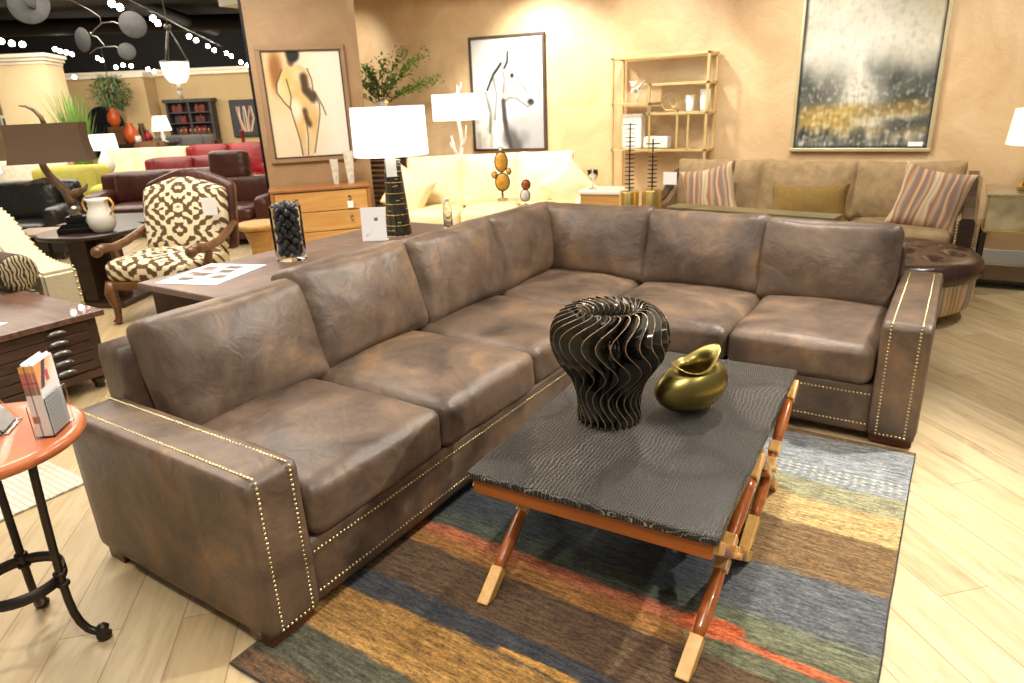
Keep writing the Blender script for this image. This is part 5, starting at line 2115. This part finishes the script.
# water bottle on the console end
wb = thing('water_bottle', 'clear plastic water bottle with white cap beyond the banded lamp', 'bottle', tuple(far(-.42, 4.86, .7605)))
bm = BM()
lathe(bm, [(.030, 0), (.033, .01), (.033, .12), (.030, .13), (.033, .14), (.028, .165), (.013, .19), (.013, .2), (.010, .2), (.010, .19), (.024, .16), (.028, .02), (.002, .01)], 20)
obj('bottle_body', bm, ACRYLIC, wb)
bm = BM()
lathe(bm, [(.015, .196), (.015, .214), (.013, .216)], 16)
obj('cap', bm, WHITEPAPER, wb)

# ================================================================== THE SHOWROOM BEYOND THE OPENING
bm = BM()
A, B = far(-16.5, 22), far(-5.5, 22)
prism(bm, [(p.x, p.y) for p in (A, B, far(-5.5, 22.2), far(-16.5, 22.2))], 0, 2.78, 'z')
struct('wall_far', bm, BEIGEWALL)
bm = BM()
prism(bm, [(p.x, p.y) for p in (far(-16.5, 21.8), far(-5.5, 21.8), far(-5.5, 22.2), far(-16.5, 22.2))], 2.76, 2.86, 'z')
prism(bm, [(p.x, p.y) for p in (far(-16.5, 21.7), far(-5.5, 21.7), far(-5.5, 22.2), far(-16.5, 22.2))], 2.86, 2.93, 'z')
struct('trim_2', bm, WHITETRIM)
bm = BM()
prism(bm, [(p.x, p.y) for p in (far(-11.15, 21.3), far(-10.42, 21.3), far(-10.42, 22), far(-11.15, 22))], 0, 2.72, 'z')
struct('column_far', bm, BEIGEWALL)
bm = BM()
prism(bm, [(p.x, p.y) for p in (far(-11.22, 21.2), far(-10.36, 21.2), far(-10.36, 22), far(-11.22, 22))], 2.72, 2.84, 'z')
struct('trim_3', bm, WHITETRIM)
bm = BM()
prism(bm, [(p.x, p.y) for p in (far(-16.5, 22.0), far(-5.5, 22.0), far(-5.5, 22.2), far(-16.5, 22.2))], 2.93, 4.0, 'z')
struct('wall_far_upper', bm, CEILDARK)
# big square column with flared capital
bm = BM()
prism(bm, [(p.x, p.y) for p in (far(-9.75, 14.1), far(-8.72, 14.1), far(-8.91, 15.0), far(-9.75, 15.0))], 0, 2.68, 'z')
struct('column_near', bm, mat('cream_plaster', (222, 200, 156), .85, 0, .04, 2))
bm = BM()
for (o_, z0, z1) in [(.02, 2.66, 2.72), (.07, 2.72, 2.78), (.12, 2.78, 2.84)]:
    prism(bm, [(p.x, p.y) for p in (far(-9.75 - o_, 14.1 - o_), far(-8.72 + o_, 14.1 - o_), far(-8.91 + o_, 15.0), far(-9.75, 15.0))], z0, z1, 'z')
struct('trim_4', bm, WHITETRIM)
# black open ceiling with ducts and beams
bm = BM()
q = [far(-18, 4.5), far(-3.2, 4.5), far(-3.2, 25), far(-18, 25)]
prism(bm, [(p.x, p.y) for p in q], 4.0, 4.1, 'z')
struct('ceiling_showroom', bm, CEILDARK)
for i, (u0, d0, u1, d1, z, r) in enumerate([(-12, 8, -4.6, 9.2, 3.72, .16), (-14, 12.5, -5, 13.6, 3.66, .15), (-16, 17, -5.6, 18.2, 3.7, .18), (-6.4, 6.5, -7.6, 20, 3.74, .14), (-4.4, 8.0, -4.9, 20, 3.62, .26)]):
    bm = BM()
    tube(bm, [far(u0, d0, z), far(u1, d1, z)], r, 16)
    o = obj('ceiling_duct', bm, DUCT)
    tag(o, ['dark round duct crossing the black ceiling nearest the mobile', 'dark round duct crossing the black ceiling over the lime armchair', 'dark round duct crossing the black ceiling close to the far wall', 'slim dark duct running lengthwise along the black ceiling above the mobile', 'thick dark duct running lengthwise beside the tan pier opening'][i], 'duct')

# track with spotlights
TRACK = [(-5.63, 11.05, 3.2), (-5.73, 11.46, 3.2), (-5.89, 12.82, 3.2), (-6.13, 13.5, 3.2), (-6.58, 15.82, 3.2), (-6.8, 16.69, 3.2), (-7.16, 18.22, 3.2), (-7.47, 19.38, 3.2), (-7.57, 20.46, 3.2), (-7.46, 20.5, 3.12), (-7.22, 20.5, 2.96), (-7.07, 20.5, 2.87), (-8.59, 12.86, 2.95), (-8.66, 13.24, 2.95), (-8.63, 13.48, 2.95), (-10.37, 17.33, 3.2), (-10.58, 17.86, 3.2), (-10.63, 18.18, 3.2), (-10.84, 18.77, 3.2), (-11.03, 20.28, 3.2), (-11.05, 20.5, 3.16), (-10.5, 20.5, 3.01), (-10.28, 20.5, 2.98), (-9.83, 20.5, 2.88), (-9.67, 20.5, 2.82), (-11.93, 20.5, 2.76), (-10.7, 20.5, 2.97)]
def track(uvs, z, lab):
    a, b = far(uvs[0][0], uvs[0][1], z), far(uvs[1][0], uvs[1][1], z)
    bm = BM()
    tube(bm, [a, b], .018, 6)
    o = obj('light_track', bm, BLACKMETAL)
    tag(o, lab, 'light track')
    return a, b


a, b = track(((-5.2, 9.0), (-7.75, 21.0)), 3.36, 'long black ceiling light track running past the beaded pendant')
proto = None


def spotlight(p, lab, aim):
    global proto
    rq_ = (V(0.3, -0.2, .2) - p).to_track_quat('-Z', 'Y').to_euler()
    if proto is None:
        t = thing('track_spotlight', lab, 'spotlight', tuple(p), 0, 'ceiling track spotlights')
        bm = BM()
        lathe(bm, [(.052, -.07), (.056, 0), (.04, .07), (.012, .09)], 14)
        obj('housing', bm, BLACKMETAL, t)
        bm = BM()
        lathe(bm, [(.001, -.085), (.03, -.08), (.05, -.069), (.05, -.06)], 14)
        obj('bulb', bm, BULB, t)
        bm = BM()
        tube(bm, [(0, 0, .07), (0, 0, .16)], .008, 6)
        obj('bracket', bm, BLACKMETAL, t)
        proto = t
        o = t
    else:
        o = dup(proto, tuple(p), None, lab)
    o.rotation_euler = rq_
    return o


LBL = 'small lit track spotlight under the black showroom ceiling'
for (px_u, px_d, z) in TRACK:
    spotlight(far(px_u, px_d, z), LBL, None)

# kinetic mobile of grey discs
mb = thing('disc_mobile', 'hanging mobile of grey discs on curved metal arms under the black ceiling', 'mobile', tuple(far(-3.45, 6.5, 2.2)), YAW)


def disc_part(u, z, r, tilt, spin=0.0):
    bm = BM()
    lathe(bm, [(.001, -.006), (r - .004, -.006), (r, 0), (r - .004, .006), (.001, .006)], 36)
    M_ = Matrix.Translation((u + 3.45, 0, z - 2.2)) @ Matrix.Rotation(spin, 4, 'Z') @ Matrix.Rotation(tilt, 4, 'X')
    bmesh.ops.transform(bm, matrix=M_, verts=bm.verts[:])
    obj('disc', bm, GREYDISC, mb)


disc_part(-4.02, 2.56, .165, PI / 2 - .2, .25)
disc_part(-3.97, 2.62, .10, PI / 2, 1.15)
disc_part(-3.63, 2.262, .10, PI / 2, -.45)
disc_part(-3.17, 2.365, .11, PI / 2 - .1, .6)
disc_part(-3.27, 2.155, .073, PI / 2 - .15, .35)
bm = BM()
L = lambda pts, r=.006: tube(bm, [(u + 3.45, 0, z - 2.2) for u, z in pts], r, 6)
L([(-3.25, 2.36), (-3.33, 2.395), (-3.43, 2.39), (-3.51, 2.34), (-3.55, 2.30)])
L([(-3.60, 2.28), (-3.56, 2.30), (-3.50, 2.28), (-3.46, 2.22), (-3.45, 2.20)])
L([(-3.60, 2.15), (-3.53, 2.19), (-3.45, 2.20), (-3.36, 2.20), (-3.32, 2.17)])
L([(-3.44, 2.385), (-3.44, 2.44), (-3.52, 2.50), (-3.66, 2.58)], .004)
L([(-3.55, 2.30), (-3.545, 2.32)], .01)
L([(-3.66, 2.58), (-3.66, 4.0)], .004)
L([(-3.97, 2.62), (-3.80, 2.60), (-3.66, 2.58)])
L([(-4.02, 2.62), (-3.99, 2.66), (-3.97, 2.70)])
obj('wire_arms', bm, SILVER, mb)

# beaded pendant
pn = thing('beaded_pendant', 'glowing bell-shaped beaded pendant light hanging on three rods in the showroom opening', 'lamp', tuple(far(-3.98, 9.0, 1.98)), YAW)
bm = BM()
lathe(bm, [(.02, .0), (.09, .015), (.135, .08), (.155, .17), (.162, .245), (.155, .245), (.148, .17), (.128, .085), (.02, .02)], 36)
obj('beaded_bowl', bm, shade_mat('lit_bead_glass', (255, 244, 222), 1.5), pn)
bm = BM()
lathe(bm, [(.165, .242), (.168, .25), (.165, .258), (.158, .25)], 36)
for k in range(3):
    a_ = 2 * PI * k / 3 + .3
    tube(bm, [(.16 * math.cos(a_), .16 * math.sin(a_), .25), (0, 0, .64)], .008, 6)
lathe(bm, [(.03, .62), (.045, .64), (.03, .67)], 14)
tube(bm, [(0, 0, .66), (0, 0, 2.02)], .006, 6)
obj('hanger', bm, SILVER, pn)
bm = BM()
tube(bm, [(0, 0, 0), (0, 0, -.08)], [.02, .03], 10)
tube(bm, [(0, 0, -.08), (0, 0, -.19)], [.03, .022], 10)
obj('tassel', bm, STONE, pn)


def seat_unit(name, lab, cat, u, d, rz, w, dp_, hb, ha, m, n=2, aw=.2, hs=.42, legm=None):
    """far upholstery: base, back, arms, cushions, feet; front looks down the aisle"""
    t = thing(name, lab, cat, tuple(far(u, d)), YAW + rz)
    bm = BM()
    box(bm, (-w / 2, -dp_ / 2, .08), (w / 2, dp_ / 2, hs - .12), .03, 2)
    obj('base', bm, m, t)
    bm = BM()
    puff(bm, (w - .04, .24, hb - .1), .08, (.01, .02, .01), 8, 3, .005, 4, 0, 0, Matrix.Translation((0, dp_ / 2 - .13, .1 + (hb - .1) / 2)))
    obj('backrest', bm, m, t)
    for sx in (-1, 1):
        bm = BM()
        puff(bm, (aw, dp_ - .04, ha - .08), .08, (.01, 0, .02), 8, 5, .004, 4, 0, 0, Matrix.Translation((sx * (w / 2 - aw / 2), 0, .08 + (ha - .08) / 2)))
        obj('arm', bm, m, t)
    cw = (w - 2 * aw) / n
    for k in range(n):
        x = -w / 2 + aw + cw * (k + .5)
        bm = BM()
        puff(bm, (cw - .01, dp_ - .28, .16), .06, (.01, .01, .03), 8, 7 + k, .004, 4, 0, 0, Matrix.Translation((x, -.12, hs - .06)))
        obj('seat_cushion', bm, m, t)
        bm = BM()
        puff(bm, (cw - .01, .2, hb - hs + .02), .07, (.01, .04, .01), 8, 17 + k, .006, 4)
        bmesh.ops.transform(bm, matrix=Matrix.Translation((x, dp_ / 2 - .30, hs + (hb - hs) / 2)) @ Matrix.Rotation(math.radians(-10), 4, 'X'), verts=bm.verts[:])
        obj('back_cushion', bm, m, t)
    for sx in (-1, 1):
        for sy in (-1, 1):
            bm = BM()
            x, y = sx * (w / 2 - .08), sy * (dp_ / 2 - .08)
            box(bm, (x - .025, y - .025, .001), (x + .025, y + .025, .09), .003)
            obj('leg', bm, legm or DKWOOD, t)
    return t


br = seat_unit('brown_leather_sofa', 'dark brown leather sofa behind the ikat armchair', 'sofa', -4.87, 10.05, .10, 2.1, .95, .86, .62, DKLEATHER, 2, .26)
hr = thing('brown_recliner', 'dark brown leather chair with tall square headrest at the pier end of the brown sofa', 'armchair', tuple(far(-3.46, 9.1)), YAW - .15)
bm = BM()
box(bm, (-.50, -.45, .08), (.50, .45, .34), .03, 2)
obj('base', bm, DKLEATHER, hr)
bm = BM()
puff(bm, (.86, .26, .62), .08, (.01, .03, .01), 8, 9, .005, 4, 0, 0, Matrix.Translation((0, .30, .50)))
obj('backrest', bm, DKLEATHER, hr)
bm = BM()
puff(bm, (.52, .18, .36), .05, (.01, .02, .01), 8, 12, .003, 4)
bmesh.ops.transform(bm, matrix=Matrix.Translation((-.30, .32, .955)) @ Matrix.Rotation(math.radians(-6), 4, 'X'), verts=bm.verts[:])
obj('headrest', bm, DKLEATHER, hr)
bm = BM()
puff(bm, (.62, .62, .17), .06, (.01, .01, .03), 8, 13, .004, 4, 0, 0, Matrix.Translation((0, -.12, .40)))
obj('seat_cushion', bm, DKLEATHER, hr)
for sx in (-1, 1):
    bm = BM()
    puff(bm, (.22, .86, .50), .08, (.01, 0, .02), 8, 14, .004, 4, 0, 0, Matrix.Translation((sx * .44, 0, .36)))
    obj('arm', bm, DKLEATHER, hr)
seat_unit('red_leather_sofa', 'deep red leather sofa just behind the brown leather sofa', 'sofa', -5.62, 12.6, .05, 1.9, .9, .90, .60, leather('wine_leather', [(0.3, lin(96, 22, 26)), (0.7, lin(136, 38, 42))], 0.35, 2.5, 0.15), 2)
seat_unit('bright_red_sofa', 'bright red leather sofa behind the wine red one close to the tan pier', 'sofa', -5.65, 14.4, .03, 1.9, .9, 1.02, .66, REDLEATHER, 2)
seat_unit('far_cream_sofa', 'pale cream leather sofa in the distance to the side of the red sofas', 'sofa', -7.68, 15.05, .0, 2.1, .9, .98, .62, CREAM, 3)
seat_unit('lime_armchair', 'lime green fabric armchair beyond the antler lamp', 'armchair', -6.90, 11.0, .25, 1.15, .9, .92, .62, LIME, 1)
seat_unit('black_leather_sofa', 'black leather sofa with tufted grey seat beyond the ivory sofa', 'sofa', -6.45, 8.55, .15, 2.0, .95, .90, .62, BLKLEATHER, 2)
seat_unit('pale_floral_sofa', 'pale whitish sofa in the distance behind the black leather sofa', 'sofa', -9.15, 12.6, .1, 2.2, .9, .95, .64, mat('pale_floral', (222, 216, 196), .8, 0, .12, 16), 2)
seat_unit('grey_sofa', 'grey fabric sofa in the distance in front of the dark bookcase', 'sofa', -8.05, 17.6, .0, 1.5, .85, 1.14, .66, GREYFAB, 2)
seat_unit('brown_armchair', 'brown tufted armchair in the distance by the far column', 'armchair', -8.15, 16.2, .1, .75, .75, 1.08, .66, mat('tobacco_fabric', (120, 82, 54), .7), 1, .14)

# coffee table near the cream sofa
sd = thing('far_side_table', 'dark square side table with glowing lamp beside the far cream sofa', 'table', tuple(far(-7.42, 13.4)), YAW)
bm = BM()
box(bm, (-.50, -.35, .52), (.50, .35, .56), .005)
obj('table_top', bm, DKWOOD, sd)
for x in (-.44, .44):
    for y in (-.3, .3):
        bm = BM()
        box(bm, (x - .03, y - .03, .001), (x + .03, y + .03, .52), .003)
        obj('leg', bm, DKWOOD, sd)
fl_ = thing('far_table_lamp', 'glowing table lamp with boxy white shade and pale gourd base by the grass plant', 'lamp', tuple(far(-7.52, 13.3, .5605)), YAW)
bm = BM()
lathe(bm, [(.03, 0), (.10, .02), (.05, .04), (.09, .10), (.145, .20), (.14, .30), (.08, .40), (.045, .46), (.03, .50)], 24)
obj('base', bm, WHITECERAMIC, fl_)
bm = BM()
lathe(bm, [(.27, .50), (.25, .78), (.24, .78), (.26, .50), (.27, .50)], 4, cap=False)
bmesh.ops.rotate(bm, verts=bm.verts[:], cent=(0, 0, 0), matrix=Matrix.Rotation(PI / 4, 3, 'Z'))
obj('lamp_shade', bm, LITSHADE, fl_)
bm = BM()
tube(bm, [(0, 0, .48), (0, 0, .76)], .008, 6)
tube(bm, [(-.17, -.17, .76), (.17, .17, .76)], .004, 5)
obj('stem', bm, GOLD, fl_)

# tall grass plant
gp = thing('grass_plant', 'tall potted grass plant with long upright green blades beside the cream column', 'plant', tuple(far(-8.12, 13.6)), 0)
bm = BM()
lathe(bm, [(.16, .001), (.22, .20), (.24, .42), (.22, .42), (.15, .05)], 20)
obj('pot', bm, DKWOOD, gp)
bm = BM()
rg_ = random.Random(21)
for k in range(230):
    a_ = rg_.uniform(0, 2 * PI)
    r0 = rg_.uniform(0, .14)
    L_ = rg_.uniform(1.0, 1.75)
    sp_ = rg_.uniform(.02, .42)
    base_ = V(r0 * math.cos(a_), r0 * math.sin(a_), .38)
    s_ = V(-math.sin(a_), math.cos(a_), 0)
    prev = None
    for i in range(7):
        f = i / 6
        p = base_ + V(math.cos(a_) * sp_ * f * f, math.sin(a_) * sp_ * f * f, L_ * f)
        w_ = .022 * (1 - f) + .003
        cur = (bm.verts.new(p - s_ * w_), bm.verts.new(p + s_ * w_))
        if prev:
            bm.faces.new((prev[0], prev[1], cur[1], cur[0]))
        prev = cur
obj('foliage', bm, PALM, gp)

# hanging greenery on the far column
hg = thing('hanging_greenery', 'bushy trailing greenery hanging high beside the far column', 'plant', tuple(far(-10.95, 20.4, 1.3)), 0)
bm = BM()
lathe(bm, [(.10, .85), (.18, .95), (.2, 1.1), (.18, 1.1), (.1, .9)], 14)
tube(bm, [(0, 0, 1.1), (0, 0, 2.7)], .01, 5)
obj('basket', bm, DKWOOD, hg)
bm = BM()
rl = random.Random(8)
for k in range(1200):
    a_ = rl.uniform(0, 2 * PI)
    z = rl.uniform(.62, 1.45)
    R_ = .50 * math.sin(PI * min(1, max(.08, (z - .55) / .95))) ** .6
    r = R_ * math.sqrt(rl.random())
    leaf(bm, V(r * math.cos(a_), r * math.sin(a_), z), V(math.cos(a_) * .6, math.sin(a_) * .6, rl.uniform(-1.2, .3)), rl.uniform(.10, .2), rl.uniform(.012, .025))
obj('foliage', bm, PINE, hg)

# arched mirror
am = thing('arched_mirror', 'dark arched mirror leaning on the far beige wall', 'mirror', tuple(far(-12.13, 21.9)), YAW)
arc = [(-.52, .5)] + [(.52 * math.cos(PI - PI * k / 24), 1.44 + .52 * math.sin(PI - PI * k / 24)) for k in range(25)] + [(.52, .5)]
bm = BM()
prism(bm, arc, -.02, .02, 'y')
obj('glass', bm, mat('dark_mirror_glass', (30, 30, 32), .06, .6), am)
bm = BM()
tube(bm, [(x, -.025, z) for x, z in arc], .035, 6)
obj('frame', bm, BLACKMETAL, am)

# bookcase
bk = thing('dark_bookcase', 'dark wooden bookcase with two bays of shelves and red books on the far wall', 'bookcase', tuple(far(-9.36, 21.7)), YAW)
bm = BM()
for x in (-.68, -.03, .62):
    box(bm, (x, -.18, .001), (x + .06, .18, 2.0), .004)
box(bm, (-.74, -.22, 1.98), (.74, .2, 2.08), .01)
box(bm, (-.68, .14, .001), (.68, .18, 2.0), 0)
obj('carcass', bm, mat('charcoal_wood', (58, 54, 52), .6), bk)
for z in (.55, 1.05, 1.38, 1.68):
    bm = BM()
    box(bm, (-.66, -.17, z), (.66, .15, z + .03), .002)
    obj('shelf', bm, mat('charcoal_shelf', (70, 64, 60), .6), bk)
bcol = [(110, 34, 30), (70, 46, 36), (50, 38, 34), (120, 44, 38), (70, 64, 52), (46, 46, 52)]
rb = random.Random(6)
for z in (1.08, 1.41, 1.71):
    for bay in (-.60, .06):
        x = bay + rb.uniform(.0, .12)
        for k in range(6):
            w_ = rb.uniform(.035, .06)
            h_ = rb.uniform(.15, .24)
            bm = BM()
            box(bm, (0, 0, 0), (w_, .17, h_), .004)
            cidx = rb.randrange(6) if bay < 0 else rb.choice([0, 3, 1])
            o = obj('book', bm, mat('book_cloth_%d' % cidx, bcol[cidx], .7))
            p = far(-9.36, 21.7) + V(math.cos(YAW) * x + math.sin(YAW) * .12, math.sin(YAW) * x - math.cos(YAW) * .12, z + .0005)
            o.location = p
            o.rotation_euler = (0, 0, YAW)
            tag(o, 'small cloth bound book standing in the dark bookcase on the far wall', 'book', 'books in the dark bookcase')
            x += w_ + .003
# carved wood row in front of the bookcase
cw = thing('carved_wood_box', 'long carved wooden box with upright pegs on the grey sofa table before the bookcase', 'box', tuple(far(-8.15, 18.9, .96)), YAW)
bm = BM()
box(bm, (-.45, -.12, 0), (.45, .12, .16), .01)
obj('trough', bm, CHAIRWOOD, cw)
for k in range(7):
    bm = BM()
    lathe(bm, [(.03, .155), (.025, .22), (.04, .26), (.012, .32)], 10, (-.36 + k * .12, 0, 0))
    obj('peg', bm, CHAIRWOOD, cw)
cst = thing('far_console', 'dark console under the carved wooden box before the bookcase', 'table', tuple(far(-8.15, 18.9)), YAW)
bm = BM()
box(bm, (-.6, -.18, .90), (.6, .18, .9595), .004)
obj('table_top', bm, DKWOOD, cst)
for x in (-.55, .55):
    bm = BM()
    box(bm, (x - .04, -.15, .001), (x + .04, .15, .90), .004)
    obj('leg', bm, DKWOOD, cst)


def strokes_paint(u, v):
    c = (58, 60, 66)
    for k in range(9):
        x0 = .22 + k * .07
        d = polyd((u, v), [(x0 + .06 * math.sin(k * 2.3), .18), (x0 + .05 * math.cos(k * 1.7), .5), (.5 + (x0 - .5) * .55, .86)])
        c = mixc(c, [(222, 190, 150), (196, 120, 76), (236, 222, 200)][k % 3], .9 * sst(.028, .012, d))
    return c


sa = thing('bowl_artwork', 'dark square picture of pale curved brush strokes on the far wall', 'painting', tuple(far(-7.85, 21.93, 1.46)), YAW)
bm = BM()
box(bm, (-.44, -.02, -.54), (.44, .02, .54), .006)
obj('frame', bm, BLACKMETAL, sa)
painted('canvas', .84, 1.04, 50, 60, strokes_paint, sa, (0, -.024, 0))

# display table with orange vases and red glass
dtb = thing('display_table', 'long dark display table crowded with vases before the arched mirror', 'table', tuple(far(-8.55, 16.9)), YAW)
bm = BM()
box(bm, (-.9, -.3, .98), (.7, .3, 1.03), .005)
obj('table_top', bm, DKWOOD, dtb)
bm = BM()
box(bm, (-.85, -.26, .02), (.65, .26, .98), .005)
obj('body', bm, BLKLEATHER, dtb)


def far_vase(name, lab, u, d, z, s, m, prof=None):
    bm = BM()
    prof = prof or [(.04, 0), (.07, .02), (.12, .12), (.11, .22), (.06, .29), (.05, .33), (.06, .35)]
    lathe(bm, [(r * s, h * s) for r, h in prof], 20)
    o = obj(name, bm, m, None, tuple(far(u, d, z)))
    return tag(o, lab, 'vase')


bm = BM()
box(bm, (-.17, -.13, 0), (.17, .13, .40), .005)
o = obj('display_plinth', bm, CHAIRWOOD, None, tuple(far(-9.10, 16.9, 1.0305)), (0, 0, YAW))
tag(o, 'brown plinth on the display table lifting the round orange vase', 'plinth')
far_vase('orange_vase', 'round orange vase raised on the plinth in front of the arched mirror', -9.14, 16.9, 1.431, 1.2, ORANGE)
far_vase('orange_vase', 'round orange vase standing low on the display table', -8.76, 16.8, 1.0305, 1.35, ORANGE)
far_vase('red_vase', 'small dark red glass vase on the display table', -8.35, 16.75, 1.0305, .85, REDLEATHER)
far_vase('silver_urn', 'tall silvery glass urn on the display table', -8.56, 16.95, 1.0305, 1.0, SMOKE, [(.06, 0), (.08, .02), (.09, .3), (.06, .4), (.07, .45)])
bm = BM()
lathe(bm, [(.07, 0), (.07, .18), (.06, .18), (.055, .02)], 16)
tag(obj('white_mug', bm, WHITECERAMIC, None, tuple(far(-8.56, 16.68, 1.0305))), 'white cylinder cup on the display table', 'cup')
wl = thing('white_drum_lamp', 'lit table lamp with white drum shade on the display table by the far column', 'lamp', tuple(far(-8.12, 17.0, 1.0305)), YAW)
bm = BM()
lathe(bm, [(.10, 0), (.10, .02), (.03, .05), (.06, .14), (.02, .25), (.012, .30)], 18)
obj('base', bm, WHITECERAMIC, wl)
bm = BM()
lathe(bm, [(.22, .26), (.15, .60), (.14, .60), (.21, .26), (.22, .26)], 28, cap=False)
obj('lamp_shade', bm, LITSHADE, wl)
for u, lab in [(-5.72, 'taller dark red candle pillar on the bright red sofa table'), (-5.28, 'shorter dark red candle pillar on the bright red sofa table')]:
    h = .40 if u < -5.5 else .34
    bm = BM()
    lathe(bm, [(.06, 0), (.035, .03), (.04, h - .05), (.05, h - .03), (.05, h)], 14)
    tag(obj('candle_pillar', bm, mat('oxblood_lacquer', (128, 40, 30), .3), None, tuple(far(u, 15.6, .86))), lab, 'candle holder')
bst = thing('sofa_back_table', 'dark table behind the bright red sofa carrying two red candle pillars', 'table', tuple(far(-5.5, 15.6)), YAW)
bm = BM()
box(bm, (-.9, -.18, .82), (.9, .18, .8595), .004)
obj('table_top', bm, DKWOOD, bst)
for x in (-.85, .85):
    bm = BM()
    box(bm, (x - .04, -.15, .001), (x + .04, .15, .82), .004)
    obj('leg', bm, DKWOOD, bst)
# lamp and dark picture at the frame's edge
ll = thing('edge_lamp', 'lit lamp with wide white shade on a dark stand beyond the black leather sofa', 'lamp', tuple(far(-8.05, 10.8)), YAW)
bm = BM()
lathe(bm, [(.16, .001), (.16, .02), (.02, .05), (.02, .9)], 16)
obj('base', bm, BLACKMETAL, ll)
bm = BM()
lathe(bm, [(.26, .88), (.23, 1.22), (.22, 1.22), (.25, .88), (.26, .88)], 28, cap=False)
obj('lamp_shade', bm, LITSHADE, ll)
bm = BM()
for q in range(3):
    a_ = q * 2 * PI / 3
    tube(bm, [(0, 0, .9), (.245 * math.cos(a_), .245 * math.sin(a_), .96)], .004, 5)
obj('shade_spider', bm, BLACKMETAL, ll)
dm = thing('dark_picture', 'dark blue-black framed picture beyond the cream column at the frame edge', 'painting', tuple(far(-12.2, 18.0, 1.45)), YAW)
bm = BM()
box(bm, (-.35, -.02, -.35), (.35, .02, .35), .01)
obj('frame', bm, WHITETRIM, dm)
bm = BM()
box(bm, (-.28, -.026, -.28), (.28, -.018, .28), 0)
obj('print', bm, mat('slate_print', (52, 62, 70), .4, 0, .5, 6), dm)

# ================================================================== CAMERA AND LIGHT
cd = bpy.data.cameras.new('camera')
cam = bpy.data.objects.new('camera', cd)
COL.objects.link(cam)
S.camera = cam
yaw, pit, roll, fpx = -0.58504, 0.34013, -0.04333, 676.455
fw = V(math.sin(yaw) * math.cos(pit), math.cos(yaw) * math.cos(pit), -math.sin(pit))
rt = V(math.cos(yaw), -math.sin(yaw), 0)
up = rt.cross(fw)
r2 = rt * math.cos(roll) + up * math.sin(roll)
u2 = -rt * math.sin(roll) + up * math.cos(roll)
cam.matrix_world = Matrix(((r2.x, u2.x, -fw.x, 0), (r2.y, u2.y, -fw.y, 0), (r2.z, u2.z, -fw.z, 1.6), (0, 0, 0, 1)))
cd.sensor_width = 36.0
cd.lens = fpx / 1024 * 36.0
cd.clip_end = 100
cd.dof.use_dof = True
cd.dof.focus_distance = 2.6
cd.dof.aperture_fstop = 4.0


def spot(loc, aim, power, size=60, blend=0.6, rad=0.06, col=(1, .86, .68)):
    l = bpy.data.lights.new('track_spot', 'SPOT')
    l.energy = power
    l.spot_size = math.radians(size)
    l.spot_blend = blend
    l.shadow_soft_size = rad
    l.color = col
    o = bpy.data.objects.new('track_spot', l)
    COL.objects.link(o)
    o.location = loc
    o.rotation_euler = (Vector(aim) - Vector(loc)).to_track_quat('-Z', 'Y').to_euler()
    return o


def area(loc, aim, power, sx, sy, col=(1, .9, .76)):
    l = bpy.data.lights.new('ceiling_light', 'AREA')
    l.energy = power
    l.shape = 'RECTANGLE'
    l.size, l.size_y = sx, sy
    l.color = col
    o = bpy.data.objects.new('ceiling_light', l)
    COL.objects.link(o)
    o.location = loc
    o.rotation_euler = (Vector(aim) - Vector(loc)).to_track_quat('-Z', 'Y').to_euler()
    return o


WARM = (1, .94, .84)
# track spots over the sofa group
spot((1.3, 4.2, 3.4), (-.9, 2.3, 0), 460, 58, .8, .045, WARM)
spot((1.6, 1.2, 3.4), (.2, 1.6, 0), 85, 75, .7, .05, WARM)
spot((-0.9, 4.6, 3.4), (-1.6, 2.6, .4), 270, 75, .7, .06, WARM)
spot((-0.6, 0.2, 3.4), (-1.6, 2.2, .4), 130, 80, .8, .06, WARM)
spot((-3.2, -0.4, 3.4), (-2.4, 1.2, .3), 110, 75, .7, .06, WARM)
spot((1.0, 5.6, 3.4), (.4, 4.6, 0), 110, 80, .8, .06, WARM)
# wall washers along the back wall
for x, y, p in [(-6.0, 6.0, 60), (-4.3, 6.5, 210), (-3.0, 6.3, 100), (-1.4, 6.2, 85), (0.4, 6.2, 75)]:
    spot((x, y, 2.9), (x, 7.6, 1.5), p, 95, .9, .08, WARM)
spot((-6.6, 6.0, 2.9), (-7.0, 7.0, 2.1), 60, 70, .9, .08, WARM)
spot((-5.2, 3.6, 3.3), (-6.3, 5.5, 1.3), 70, 70, .9, .08, WARM)
spot((-4.2, 4.6, 3.3), (-4.6, 6.4, .5), 170, 70, .9, .08, WARM)
spot((-1.6, 5.0, 3.3), (-1.3, 6.8, .5), 150, 80, .9, .08, WARM)
# general ceiling light of the store
area((-1.5, 1.5, 3.8), (-1.5, 2.0, 0), 50, 4, 4)
area((-5.2, 2.6, 3.7), (-5.2, 2.6, 0), 170, 3, 3)
area(far(-6.5, 12, 3.6), far(-6.5, 12, 0), 420, 6, 6)
area(far(-9, 18.5, 3.4), far(-9.3, 21.8, 1.2), 230, 7, 3)
spot(far(-7.2, 12.2, 3.4), far(-8.7, 14.4, 1.6), 170, 60, .9, .08, WARM)

w = bpy.data.worlds.new('showroom_ambient')
S.world = w
w.use_nodes = True
bg = w.node_tree.nodes['Background']
bg.inputs['Color'].default_value = (1.0, .93, .83, 1)
bg.inputs['Strength'].default_value = 0.17

S.view_settings.view_transform = 'Standard'
S.view_settings.look = 'None'
S.view_settings.gamma = 1.0
S.view_settings.use_curve_mapping = False
S.view_settings.exposure = 0.55
